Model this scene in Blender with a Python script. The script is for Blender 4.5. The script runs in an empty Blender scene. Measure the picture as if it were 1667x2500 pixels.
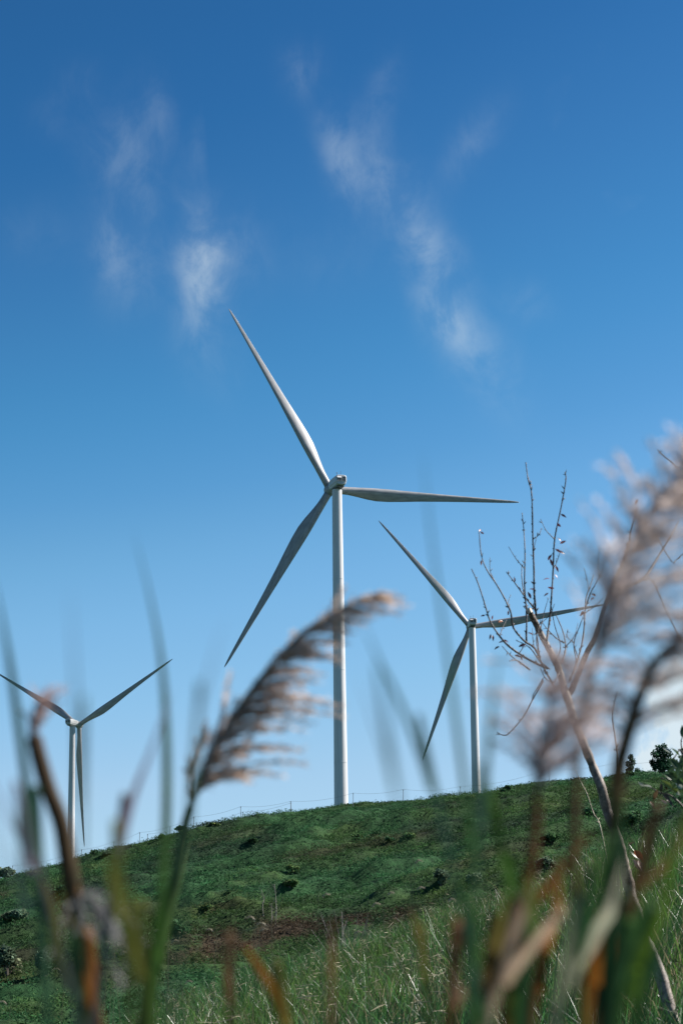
import bpy, math, random
import numpy as np
from mathutils import Matrix, Vector

random.seed(7)
rng = np.random.default_rng(7)
S = bpy.context.scene
COL = S.collection

# ------------------------------------------------------------------ camera
PITCH, ROLL, LENS = math.radians(13.5), 0.0137, 85.0
CAM = np.array([0.0, 0.0, 1.5])
IW, IH = 1667.0, 2500.0                      # pixel grid the survey points below were read in
FPX = LENS / 36.0 * IH
_f = np.array([0, math.cos(PITCH), math.sin(PITCH)])
_u0 = np.array([0, -math.sin(PITCH), math.cos(PITCH)])
_r0 = np.array([1.0, 0, 0])
_r = _r0 * math.cos(ROLL) - _u0 * math.sin(ROLL)
_u = _u0 * math.cos(ROLL) + _r0 * math.sin(ROLL)


def at(px, py, d):
    """point at forward distance d (metres along +Y) seen in direction (px, py)"""
    v = _f + _r * (px - IW / 2) / FPX + _u * (IH / 2 - py) / FPX
    return CAM + v * d / v[1]


def slope(px, py):
    v = _f + _r * (px - IW / 2) / FPX + _u * (IH / 2 - py) / FPX
    return v[0] / v[1], v[2] / v[1]


cam = bpy.data.cameras.new('camera')
cam_o = bpy.data.objects.new('camera', cam)
COL.objects.link(cam_o)
m = Matrix.Identity(4)
for i in range(3):
    m[i][0], m[i][1], m[i][2], m[i][3] = _r[i], _u[i], -_f[i], CAM[i]
cam_o.matrix_world = m
cam.lens = LENS
cam.sensor_width = 36.0
cam.sensor_fit = 'AUTO'
cam.clip_start = 0.05
cam.clip_end = 20000
cam.dof.use_dof = True
cam.dof.focus_distance = 300.0
cam.dof.aperture_fstop = 11.0
S.camera = cam_o

# ------------------------------------------------------------------ sun, sky, exposure
SUN_AZ, SUN_EL = math.radians(76.5), math.radians(38)      # azimuth from +Y towards +X
sd = bpy.data.lights.new('sun', 'SUN')
sd.energy = 5.0
sd.angle = math.radians(0.53)
sd.color = (1.0, 0.955, 0.89)
so = bpy.data.objects.new('sun', sd)
COL.objects.link(so)
sdir = Vector((math.sin(SUN_AZ) * math.cos(SUN_EL), math.cos(SUN_AZ) * math.cos(SUN_EL), math.sin(SUN_EL)))
so.rotation_euler = sdir.to_track_quat('Z', 'Y').to_euler()
so.location = (60, 10, 80)

S.view_settings.view_transform = 'Standard'
S.view_settings.look = 'None'
S.view_settings.exposure = 1.0
S.view_settings.gamma = 1.0
S.view_settings.use_curve_mapping = False
S.render.engine = 'CYCLES'
S.cycles.use_denoising = True
S.cycles.max_bounces = 6
S.cycles.transparent_max_bounces = 8
S.cycles.use_adaptive_sampling = False

W = bpy.data.worlds.new('World')
S.world = W
W.use_nodes = True
nt = W.node_tree
nt.nodes.clear()
N = nt.nodes.new
L = nt.links.new


def mth(op, a, b=None, c=None, clamp=False):
    n = N('ShaderNodeMath')
    n.operation = op
    n.use_clamp = clamp
    for i, v in enumerate((a, b, c)):
        if v is None:
            continue
        if isinstance(v, (int, float)):
            n.inputs[i].default_value = v
        else:
            L(v, n.inputs[i])
    return n.outputs[0]


out = N('ShaderNodeOutputWorld')
bg = N('ShaderNodeBackground')
bg.inputs['Strength'].default_value = 0.0707
L(bg.outputs[0], out.inputs[0])
sky = N('ShaderNodeTexSky')
sky.sky_type = 'NISHITA'
sky.sun_disc = False
sky.sun_elevation = SUN_EL
sky.sun_rotation = SUN_AZ
sky.altitude = 900
sky.air_density = 1.0
sky.dust_density = 0.0
sky.ozone_density = 10.0
# the deep, contrasty blue of a dry polarised sky: one response curve per channel
SKY_CURVE = [  # (physical sky value, recorded value)
    [(0.0396, 0.0082), (0.066, 0.0273), (0.073, 0.0423), (0.084, 0.0648), (0.093, 0.0999), (0.103, 0.162), (0.112, 0.2051), (0.131, 0.2747), (0.158, 0.3813), (0.184, 0.4342)],
    [(0.0948, 0.045), (0.158, 0.15), (0.174, 0.1946), (0.198, 0.2747), (0.218, 0.3372), (0.237, 0.4179), (0.255, 0.4735), (0.289, 0.5457), (0.335, 0.6172), (0.369, 0.6654)],
    [(0.2304, 0.1206), (0.384, 0.402), (0.417, 0.4793), (0.46, 0.5906), (0.494, 0.6724), (0.513, 0.7305), (0.534, 0.7835), (0.573, 0.8308), (0.618, 0.855), (0.64, 0.8796)],
]
sepc = N('ShaderNodeSeparateColor')
L(sky.outputs[0], sepc.inputs[0])
comb = N('ShaderNodeCombineColor')
for i, pts in enumerate(SKY_CURVE):
    rp = N('ShaderNodeValToRGB')
    cr = rp.color_ramp
    cr.elements[0].position, cr.elements[0].color = 0.0, (0, 0, 0, 1)
    cr.elements[1].position, cr.elements[1].color = pts[-1][0], (*[pts[-1][1]] * 3, 1)
    for p_, v_ in pts[:-1]:
        e_ = cr.elements.new(p_)
        e_.color = (v_, v_, v_, 1)
    L(mth('MULTIPLY', sepc.outputs[i], .1), rp.inputs[0])
    L(mth('MULTIPLY', rp.outputs[0], 7.07), comb.inputs[i])
sky_col = comb.outputs[0]
# thin wisps of cirrus, laid out by compass direction and height above the horizon
tc = N('ShaderNodeTexCoord')
sep = N('ShaderNodeSeparateXYZ')
L(tc.outputs['Generated'], sep.inputs[0])
az = mth('ARCTAN2', sep.outputs[0], sep.outputs[1])
el = mth('ARCSINE', sep.outputs[2])
cmb = N('ShaderNodeCombineXYZ')
L(mth('MULTIPLY', az, 1.0), cmb.inputs[0])
L(mth('MULTIPLY', el, 0.75), cmb.inputs[1])
n1 = N('ShaderNodeTexNoise')
n1.inputs['Scale'].default_value = 54
n1.inputs['Detail'].default_value = 7
n1.inputs['Roughness'].default_value = 0.62
n1.inputs['Distortion'].default_value = 0.35
L(cmb.outputs[0], n1.inputs['Vector'])
n2 = N('ShaderNodeTexNoise')
n2.inputs['Scale'].default_value = 11
n2.inputs['Detail'].default_value = 4
n2.inputs['Distortion'].default_value = 1.2
L(cmb.outputs[0], n2.inputs['Vector'])
WISPS = [  # px, py, rx, ry, strength, lean
    (497, 679, 62, 105, .62, 0), (490, 620, 70, 60, .30, 0), (276, 605, 50, 85, .30, 0), (305, 369, 95, 110, .22, 0),
    (199, 205, 60, 50, .09, 0), (125, 287, 50, 60, .06, 0), (390, 265, 45, 80, .15, .3), (350, 545, 40, 110, .20, 0),
    (338, 695, 90, 90, .13, 0), (582, 613, 80, 90, .16, 0), (493, 524, 70, 60, .12, 0), (468, 800, 50, 110, .16, 0),
    (545, 850, 50, 110, .10, 0), (737, 172, 50, 60, .20, 0), (829, 393, 45, 100, .34, .3), (909, 395, 80, 110, .24, .4),
    (968, 470, 80, 70, .20, .6), (933, 230, 45, 90, .14, -.2), (1154, 344, 55, 85, .22, -.6), (1031, 589, 75, 75, .34, .6),
    (1060, 650, 80, 90, .18, .5), (1085, 772, 58, 85, .40, .5), (1137, 820, 80, 100, .24, .6), (1190, 905, 90, 130, .12, .5),
    (1284, 735, 60, 50, .14, 0), (90, 572, 120, 80, .05, 0), (1675, 1735, 105, 125, 5.0, -.3), (1650, 1850, 115, 80, 3.0, 0), (1690, 1660, 70, 60, 1.2, 0),
    (60, 2040, 160, 60, .16, 0), (800, 620, 120, 90, .05, 0), (250, 1930, 160, 60, .10, 0)]
acc = None
for px, py, rx, ry, st, lean in WISPS:
    v = _f + _r * (px - IW / 2) / FPX + _u * (IH / 2 - py) / FPX
    v = v / np.linalg.norm(v)
    a0, e0 = math.atan2(v[0], v[1]), math.asin(v[2])
    dx = mth('SUBTRACT', az, a0)
    dy = mth('SUBTRACT', el, e0)
    if lean:
        dx = mth('MULTIPLY_ADD', dy, lean, dx)
    dx = mth('MULTIPLY', dx, FPX / (rx * .88))
    dy = mth('MULTIPLY', dy, FPX / (ry * .88))
    d2 = mth('ADD', mth('MULTIPLY', dx, dx), mth('MULTIPLY', dy, dy))
    g = mth('MULTIPLY', mth('EXPONENT', mth('MULTIPLY', d2, -0.9)), st * .46)
    acc = g if acc is None else mth('ADD', acc, g)
# faint wisps of the same kind over the rest of the sky
rest = mth('MULTIPLY', mth('SUBTRACT', n2.outputs[0], 0.68, clamp=True), 0.4)
acc = mth('ADD', acc, rest)
mr = N('ShaderNodeMapRange')
mr.interpolation_type = 'SMOOTHSTEP'
mr.inputs['From Min'].default_value = 0.32
mr.inputs['From Max'].default_value = 0.72
mr.inputs['To Min'].default_value = 0.20
mr.inputs['To Max'].default_value = 1.25
L(n1.outputs[0], mr.inputs['Value'])
fac = mth('MINIMUM', mth('MULTIPLY', acc, mr.outputs[0]), 0.9)
cl = N('ShaderNodeMix')
cl.data_type = 'RGBA'
L(fac, cl.inputs['Factor'])
L(sky_col, cl.inputs[6])
cl.inputs[7].default_value = (5.1, 5.9, 6.3, 1)
L(cl.outputs[2], bg.inputs['Color'])


# ------------------------------------------------------------------ helpers
class MB:
    """collects vertices and faces, then links them as one mesh object"""

    def __init__(s):
        s.V, s.F, s.C, s.n = [], [], [], 0

    def add(s, v, faces, col=(1, 1, 1)):
        v = np.asarray(v, float).reshape(-1, 3)
        s.V.append(v)
        c = np.asarray(col, float)
        s.C.append(np.broadcast_to(c, (len(v), 3)) if c.ndim == 1 else c)
        for f in faces:
            s.F.append(np.asarray(f, int) + s.n)
        s.n += len(v)

    def tube(s, P, R, sides=6, col=(1, 1, 1), cap=True):
        P = np.asarray(P, float)
        n = len(P)
        R = np.broadcast_to(np.asarray(R, float), (n,))
        T = np.gradient(P, axis=0)
        T /= np.linalg.norm(T, axis=1)[:, None] + 1e-12
        ref = np.array([0, 1.0, 0]) if abs(T[0][1]) < .9 else np.array([1.0, 0, 0])
        a = np.cross(T[0], ref)
        a /= np.linalg.norm(a)
        ring = []
        an = np.linspace(0, 2 * math.pi, sides, endpoint=False)
        for i in range(n):
            a = a - T[i] * (a @ T[i])
            a /= np.linalg.norm(a) + 1e-12
            b = np.cross(T[i], a)
            ring.append(P[i] + R[i] * (np.cos(an)[:, None] * a + np.sin(an)[:, None] * b))
        v = np.concatenate(ring)
        k = np.arange(sides)
        q = []
        for i in range(n - 1):
            q.append(np.stack([i * sides + k, i * sides + (k + 1) % sides, (i + 1) * sides + (k + 1) % sides, (i + 1) * sides + k], 1))
        c = np.asarray(col, float)
        if c.ndim == 2:
            c = np.repeat(c, sides, 0)
        fs = [np.concatenate(q)]
        if cap:
            fs += [k[::-1][None, :], ((n - 1) * sides + k)[None, :]]
        s.add(v, fs, c)

    def ribbon(s, P, Wd, side, fold=0.25, col=(1, 1, 1)):
        """leaf blade with a raised midrib; side = sideways direction"""
        P = np.asarray(P, float)
        n = len(P)
        T = np.gradient(P, axis=0)
        T /= np.linalg.norm(T, axis=1)[:, None] + 1e-12
        sd_ = np.asarray(side, float)
        sd_ = np.broadcast_to(sd_, (n, 3)) - T * np.sum(T * sd_, 1)[:, None]
        sd_ /= np.linalg.norm(sd_, axis=1)[:, None] + 1e-12
        nn = np.cross(T, sd_)
        w = np.broadcast_to(np.asarray(Wd, float), (n,))[:, None] / 2
        v = np.stack([P - sd_ * w + nn * w * fold, P, P + sd_ * w + nn * w * fold], 1).reshape(-1, 3)
        i = np.arange(n - 1)[:, None] * 3
        q = np.concatenate([i + [0, 1, 4, 3], i + [1, 2, 5, 4]])
        c = np.asarray(col, float)
        if c.ndim == 2:
            c = np.repeat(c, 3, 0)
        s.add(v, [q], c)

    def box(s, x0, x1, y0, y1, z0, z1, col=(1, 1, 1)):
        v = [(x, y, z) for x in (x0, x1) for y in (y0, y1) for z in (z0, z1)]
        s.add(v, [[(0, 1, 3, 2), (4, 6, 7, 5), (0, 4, 5, 1), (2, 3, 7, 6), (0, 2, 6, 4), (1, 5, 7, 3)]], col)

    def mesh(s, name, mat, smooth=False):
        V = np.concatenate(s.V)
        C = np.concatenate(s.C)
        me = bpy.data.meshes.new(name)
        F = [f if f.ndim == 2 else f[None] for f in s.F]
        tot = np.concatenate([np.full(len(f), f.shape[1]) for f in F])
        idx = np.concatenate([f.ravel() for f in F])
        me.vertices.add(len(V))
        me.vertices.foreach_set('co', V.ravel())
        me.loops.add(len(idx))
        me.loops.foreach_set('vertex_index', idx.astype(np.int32))
        me.polygons.add(len(tot))
        st = np.concatenate([[0], np.cumsum(tot)[:-1]])
        me.polygons.foreach_set('loop_start', st.astype(np.int32))
        me.polygons.foreach_set('loop_total', tot.astype(np.int32))
        me.polygons.foreach_set('use_smooth', np.full(len(tot), smooth))
        at_ = me.attributes.new('Col', 'FLOAT_COLOR', 'POINT')
        at_.data.foreach_set('color', np.concatenate([C, np.ones((len(C), 1))], 1).astype(np.float32).ravel())
        me.update(calc_edges=True)
        me.materials.append(mat)
        return me

    def build(s, name, mat, parent=None, smooth=False, origin=None):
        if origin is not None:
            s.V = [v - np.asarray(origin) for v in s.V]
        return link(name, s.mesh(name, mat, smooth), parent, origin)


def link(name, me, parent=None, loc=None):
    o = bpy.data.objects.new(name, me)
    COL.objects.link(o)
    if parent is not None:
        o.parent = parent
    if loc is not None:
        o.location = Vector(tuple(loc))
    return o


def empty(name, loc, label, cat, group=None, rz=0.0):
    o = bpy.data.objects.new(name, None)
    COL.objects.link(o)
    o.location = Vector(tuple(loc))
    o.rotation_euler = (0, 0, rz)
    o.empty_display_size = .2
    tag(o, label, cat, group)
    return o


def tag(o, label, cat, group=None):
    o['label'] = label
    o['category'] = cat
    if group:
        o['group'] = group
    return o


def smooth_path(P, k=8):
    """Catmull-Rom through the points"""
    P = np.asarray(P, float)
    Q = np.concatenate([[2 * P[0] - P[1]], P, [2 * P[-1] - P[-2]]])
    o = []
    for i in range(1, len(Q) - 2):
        p0, p1, p2, p3 = Q[i - 1], Q[i], Q[i + 1], Q[i + 2]
        for t in np.linspace(0, 1, k, endpoint=False):
            o.append(.5 * ((2 * p1) + (p2 - p0) * t + (2 * p0 - 5 * p1 + 4 * p2 - p3) * t * t + (3 * p1 - p0 - 3 * p2 + p3) * t ** 3))
    o.append(P[-1])
    return np.array(o)


def hash2(ix, iy, seed):
    h = (ix.astype(np.int64) * 374761393 + iy.astype(np.int64) * 668265263 + seed * 144665) & 0x7fffffff
    h = ((h ^ (h >> 13)) * 1274126177) & 0x7fffffff
    return ((h ^ (h >> 16)) & 0xffff) / 65535.0


def vnoise(x, y, seed=0):
    x, y = np.asarray(x, float), np.asarray(y, float)
    ix, iy = np.floor(x), np.floor(y)
    fx, fy = x - ix, y - iy
    fx, fy = fx * fx * (3 - 2 * fx), fy * fy * (3 - 2 * fy)
    a, b = hash2(ix, iy, seed), hash2(ix + 1, iy, seed)
    c, d = hash2(ix, iy + 1, seed), hash2(ix + 1, iy + 1, seed)
    return (a * (1 - fx) + b * fx) * (1 - fy) + (c * (1 - fx) + d * fx) * fy


def fbm(x, y, seed=0, octv=4):
    t, a, s = 0, .5, 0
    for i in range(octv):
        t = t + a * vnoise(x * 2 ** i, y * 2 ** i, seed + i)
        s += a
        a *= .5
    return t / s


def sstep(a, b, x):
    t = np.clip((x - a) / (b - a), 0, 1)
    return t * t * (3 - 2 * t)


# ------------------------------------------------------------------ materials
def new_mat(name):
    mt = bpy.data.materials.new(name)
    mt.use_nodes = True
    return mt, mt.node_tree, mt.node_tree.nodes['Principled BSDF']


def leaf_mat(name, transl=0.35, rough=0.55, spec=0.3, vary=0.25, noise=60.0):
    mt, t, p = new_mat(name)
    at_ = t.nodes.new('ShaderNodeAttribute')
    at_.attribute_name = 'Col'
    no = t.nodes.new('ShaderNodeTexNoise')
    no.inputs['Scale'].default_value = noise
    geo = t.nodes.new('ShaderNodeNewGeometry')
    t.links.new(geo.outputs['Position'], no.inputs['Vector'])
    hs = t.nodes.new('ShaderNodeHueSaturation')
    ma = t.nodes.new('ShaderNodeMapRange')
    ma.inputs['From Min'].default_value = .3
    ma.inputs['From Max'].default_value = .7
    ma.inputs['To Min'].default_value = 1 - vary
    ma.inputs['To Max'].default_value = 1 + vary
    t.links.new(no.outputs[0], ma.inputs[0])
    t.links.new(ma.outputs[0], hs.inputs['Value'])
    t.links.new(at_.outputs['Color'], hs.inputs['Color'])
    t.links.new(hs.outputs[0], p.inputs['Base Color'])
    p.inputs['Roughness'].default_value = rough
    p.inputs['Specular IOR Level'].default_value = spec
    tr = t.nodes.new('ShaderNodeBsdfTranslucent')
    t.links.new(hs.outputs[0], tr.inputs['Color'])
    mx = t.nodes.new('ShaderNodeMixShader')
    mx.inputs[0].default_value = transl
    t.links.new(p.outputs[0], mx.inputs[1])
    t.links.new(tr.outputs[0], mx.inputs[2])
    t.links.new(mx.outputs[0], t.nodes['Material Output'].inputs[0])
    return mt


M_HILL_LEAF = leaf_mat('hill leaves', .35, .7, .12, .3, .6)
M_GRASS = leaf_mat('meadow grass', .45, .35, .5, .25, 6)
M_STRAW = leaf_mat('dry straw', .3, .5, .3, .2, 40)
M_BLADE = leaf_mat('fresh blade', .40, .6, .12, .25, 45)
M_PLUME = leaf_mat('reed plume', .58, .7, .2, .25, 120)
M_LEAF = leaf_mat('shrub leaf', .3, .35, .5, .25, 60)


def bark_mat():
    mt, t, p = new_mat('bark')
    at_ = t.nodes.new('ShaderNodeAttribute')
    at_.attribute_name = 'Col'
    geo = t.nodes.new('ShaderNodeNewGeometry')
    no = t.nodes.new('ShaderNodeTexNoise')
    no.inputs['Scale'].default_value = 38
    no.inputs['Detail'].default_value = 6
    no.inputs['Roughness'].default_value = .7
    t.links.new(geo.outputs['Position'], no.inputs['Vector'])
    ra = t.nodes.new('ShaderNodeValToRGB')
    ra.color_ramp.elements[0].position = .34
    ra.color_ramp.elements[0].color = (.20, .18, .16, 1)
    ra.color_ramp.elements[1].position = .66
    ra.color_ramp.elements[1].color = (1.5, 1.42, 1.35, 1)
    t.links.new(no.outputs[0], ra.inputs[0])
    mu = t.nodes.new('ShaderNodeMix')
    mu.data_type = 'RGBA'
    mu.blend_type = 'MULTIPLY'
    mu.inputs[0].default_value = 1
    t.links.new(at_.outputs['Color'], mu.inputs[6])
    t.links.new(ra.outputs[0], mu.inputs[7])
    t.links.new(mu.outputs[2], p.inputs['Base Color'])
    p.inputs['Roughness'].default_value = .6
    bu = t.nodes.new('ShaderNodeBump')
    bu.inputs['Strength'].default_value = .6
    bu.inputs['Distance'].default_value = .004
    t.links.new(no.outputs[0], bu.inputs['Height'])
    t.links.new(bu.outputs[0], p.inputs['Normal'])
    return mt


M_BARK = bark_mat()


def paint_mat(name, base, rough, dirt=.12, streak=True):
    mt, t, p = new_mat(name)
    tcn = t.nodes.new('ShaderNodeTexCoord')
    mp = t.nodes.new('ShaderNodeMapping')
    mp.inputs['Scale'].default_value = (1.2, 1.2, .09) if streak else (.35, 1.6, 1.6)
    t.links.new(tcn.outputs['Object'], mp.inputs[0])
    no = t.nodes.new('ShaderNodeTexNoise')
    no.inputs['Scale'].default_value = 1.3
    no.inputs['Detail'].default_value = 8
    no.inputs['Roughness'].default_value = .65
    t.links.new(mp.outputs[0], no.inputs['Vector'])
    ra = t.nodes.new('ShaderNodeMapRange')
    ra.inputs['From Min'].default_value = .35
    ra.inputs['From Max'].default_value = .75
    ra.inputs['To Min'].default_value = 1.03
    ra.inputs['To Max'].default_value = 1 - dirt * 2
    t.links.new(no.outputs[0], ra.inputs[0])
    mu = t.nodes.new('ShaderNodeMix')
    mu.data_type = 'RGBA'
    mu.blend_type = 'MULTIPLY'
    mu.inputs[0].default_value = 1
    mu.inputs[6].default_value = (*base, 1)
    t.links.new(ra.outputs[0], mu.inputs[7])
    t.links.new(mu.outputs[2], p.inputs['Base Color'])
    p.inputs['Roughness'].default_value = rough
    p.inputs['Specular IOR Level'].default_value = .35
    return mt


M_TOWER = paint_mat('tower paint', (.60, .60, .61), .42, .11)
M_BLADEP = paint_mat('rotor blade gelcoat', (.35, .35, .365), .45, .24, False)
M_NAC = paint_mat('nacelle shell', (.47, .48, .49), .45, .08)
M_DARK = paint_mat('dark louvre', (.10, .11, .12), .6, .1)
M_HUB = paint_mat('hub shell', (.30, .31, .32), .5, .12)
M_WIRE = paint_mat('grey fence metal', (.17, .18, .19), .55, .1)


def ground_mat():
    mt, t, p = new_mat('soil and ground cover')
    at_ = t.nodes.new('ShaderNodeAttribute')
    at_.attribute_name = 'Col'
    geo = t.nodes.new('ShaderNodeNewGeometry')
    no = t.nodes.new('ShaderNodeTexNoise')
    no.inputs['Scale'].default_value = 1.7
    no.inputs['Detail'].default_value = 9
    no.inputs['Roughness'].default_value = .72
    t.links.new(geo.outputs['Position'], no.inputs['Vector'])
    ra = t.nodes.new('ShaderNodeValToRGB')
    ra.color_ramp.elements[0].position = .33
    ra.color_ramp.elements[0].color = (.45, .45, .42, 1)
    ra.color_ramp.elements[1].position = .68
    ra.color_ramp.elements[1].color = (1.5, 1.5, 1.3, 1)
    t.links.new(no.outputs[0], ra.inputs[0])
    mu = t.nodes.new('ShaderNodeMix')
    mu.data_type = 'RGBA'
    mu.blend_type = 'MULTIPLY'
    mu.inputs[0].default_value = 1
    t.links.new(at_.outputs['Color'], mu.inputs[6])
    t.links.new(ra.outputs[0], mu.inputs[7])
    t.links.new(mu.outputs[2], p.inputs['Base Color'])
    p.inputs['Roughness'].default_value = .9
    p.inputs['Specular IOR Level'].default_value = .15
    bu = t.nodes.new('ShaderNodeBump')
    bu.inputs['Strength'].default_value = .9
    bu.inputs['Distance'].default_value = .25
    t.links.new(no.outputs[0], bu.inputs['Height'])
    t.links.new(bu.outputs[0], p.inputs['Normal'])
    return mt


M_GROUND = ground_mat()

# ------------------------------------------------------------------ terrain
K = 1667 / 1568.0
_cr = [slope(x * K, y * K) for x, y in [(-150, 2070), (0, 2024), (60, 2010), (130, 1994), (200, 1970), (300, 1945), (390, 1920), (480, 1898), (600, 1880),
                                        (700, 1866), (800, 1856), (900, 1848), (1000, 1842), (1060, 1836), (1100, 1831), (1160, 1816), (1250, 1804),
                                        (1350, 1798), (1450, 1786), (1530, 1778), (1568, 1774), (1750, 1755)]]
_nr = [slope(x * K, y * K) for x, y in [(-100, 2520), (100, 2450), (230, 2380), (400, 2300), (520, 2250), (700, 2200), (900, 2130), (1000, 2090), (1200, 2015),
                                        (1300, 1985), (1568, 1905), (1750, 1860)]]
_cu, _ct = np.array(_cr).T
_nu, _nt = np.array(_nr).T
_nt = _nt - .0125
Y_N, Y_B, Y_C = 55.0, 85.0, 230.0


def tCrest(u):
    return np.interp(u, _cu, _ct)


def base_z(x, y):
    x, y = np.asarray(x, float), np.asarray(y, float)
    u = np.clip(x / np.maximum(y, 4.0), -.24, .24)
    tC = tCrest(u)
    tN = np.interp(u, _nu, _nt)
    zN = CAM[2] + Y_N * tN
    tB = np.maximum(.013, tN - .03)
    zB = CAM[2] + Y_B * tB
    k = np.clip((y - Y_B) / (Y_C - Y_B), 0, 1)
    hill = CAM[2] + y * (tB + (tC - tB) * (1 - (1 - k) ** 1.65))
    zC = CAM[2] + Y_C * tC
    far = zC + (np.minimum(y, 1300) - Y_C) * tC * .72 - np.maximum(y - 1300, 0) * .03
    kn = np.clip(y / Y_N, 0, 1)
    near = .2 + (zN - .2) * (kn * .85 + .15 * kn * kn)
    mid = zN + (zB - zN) * sstep(Y_N, Y_B, y)
    return np.where(y < Y_N, near, np.where(y < Y_B, mid, np.where(y < Y_C, hill, far)))


def bumps(x, y):
    hillf = sstep(70, 100, y) * (1 - .55 * sstep(205, 232, y)) * (1 - sstep(400, 900, y))
    h = (fbm(x / 9, y / 9, 3, 4) - .5) * 2.0 + (fbm(x / 2.2, y / 2.2, 9, 3) - .5) * 1.05
    # cattle terraces running along the slope
    ph = (y + x * -.35 + 7 * fbm(x / 16, y / 16, 21, 3)) / 8.5
    fr = ph - np.floor(ph)
    h = h + (np.where(fr < .14, fr / .14, (1 - fr) / .86) - .5) * 1.5 * vnoise(x / 14, y / 10, 33)
    nearf = sstep(5, 20, y) * (1 - sstep(60, 80, y))
    g = (fbm(x / 3, y / 3, 13, 3) - .5) * .35
    return h * hillf + g * nearf


def Z(x, y):
    return base_z(x, y) + bumps(x, y)


def on_ground(px, py, y0=60.0, y1=234.0):
    """where the line of sight (px, py) first meets the ground"""
    u, t = slope(px, py)
    ys = np.linspace(y0, y1, 1200)
    zz = Z(u * ys, ys)
    hit = np.nonzero(CAM[2] + t * ys < zz)[0]
    y = ys[hit[0]] if len(hit) else y1
    return np.array([u * y, y, float(Z(u * y, y))])


GREEN = np.array([.030, .072, .026])


def zone_colour(x, y, px=None):
    """plant colour across the hillside: fresh, dark, olive and rusty patches"""
    n = len(x)
    a = fbm(x / 13, y / 16, 51, 4)[:, None]
    b = fbm(x / 7, y / 8, 77, 4)[:, None]
    c = np.array([.030, .094, .036]) * (1 - sstep(.42, .62, a)) + np.array([.034, .078, .024]) * sstep(.42, .62, a)
    c = c + (np.array([.066, .100, .026]) - c) * sstep(.56, .72, b) * .5
    c = c + (np.array([.018, .040, .022]) - c) * sstep(.58, .72, 1 - b)[...] * .7
    # rusty bracken at the foot of the slope and in patches
    d = fbm(x / 10, y / 9, 101, 3)
    u = x / y
    (ua, ta), (ub, tb) = slope(408, 2330), slope(1000, 2246)
    th_ = np.abs((base_z(x, y) - CAM[2]) / y - (ta + (u - ua) * (tb - ta) / (ub - ua)) + (fbm(x / 5, y / 5, 111, 3) - .5) * .006)
    rust = sstep(.22, .62, vnoise(x * 1.1, y * .45, 151) + .35 * vnoise(x * 3, y * 1.2, 152)) * (1 - sstep(.001, .0062, th_)) * sstep(-.085, -.065, u) * (1 - sstep(.02, .045, u)) * sstep(.30, .42, d) * (y > 70)
    rust = np.maximum(rust, .45 * sstep(.68, .76, d))[:, None]
    c = c + (np.array([.060, .038, .026]) - c) * rust * .92
    return c


# polar sheet round the viewpoint, out to the horizon
th = np.concatenate([np.radians(np.linspace(-180, -24, 50, endpoint=False)), np.radians(np.linspace(-24, -10.5, 30, endpoint=False)),
                     np.radians(np.linspace(-10.5, 10.5, 270, endpoint=False)), np.radians(np.linspace(10.5, 24, 30, endpoint=False)),
                     np.radians(np.linspace(24, 180, 50, endpoint=False))])
rr = np.concatenate([np.linspace(.3, 14, 14, endpoint=False), np.linspace(14, 84, 120, endpoint=False), np.linspace(84, 240, 390, endpoint=False),
                     np.geomspace(240, 1500, 50, endpoint=False), np.geomspace(1500, 9000, 14)])
TH, RR = np.meshgrid(th, rr)
X, Y = RR * np.sin(TH), RR * np.cos(TH)
ZZ = Z(X, Y)
nth, nrr = len(th), len(rr)
ii, jj = np.meshgrid(np.arange(nrr - 1), np.arange(nth), indexing='ij')
q = np.stack([ii * nth + jj, ii * nth + (jj + 1) % nth, (ii + 1) * nth + (jj + 1) % nth, (ii + 1) * nth + jj], -1).reshape(-1, 4)[:, ::-1]
hb = MB()
xs, ys_ = X.ravel(), np.maximum(Y.ravel(), 1.0)
gc = zone_colour(xs, ys_) * .75
nearw = (1 - sstep(60, 80, Y.ravel()))[:, None]
gc = gc * (1 - nearw) + np.array([.040, .046, .020]) * nearw
hb.add(np.stack([X.ravel(), Y.ravel(), ZZ.ravel()], 1), [q], gc)
ctr = len(xs)
hb.add([[0, 0, .2]], [np.stack([np.full(nth, 0), np.arange(nth) - ctr, (np.arange(nth) + 1) % nth - ctr], 1)], (.04, .046, .02))
hill = hb.build('hill', M_GROUND, smooth=True)
hill['kind'] = 'structure'
hill['label'] = 'green grassy hillside rising from the meadow to the ridge'


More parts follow.
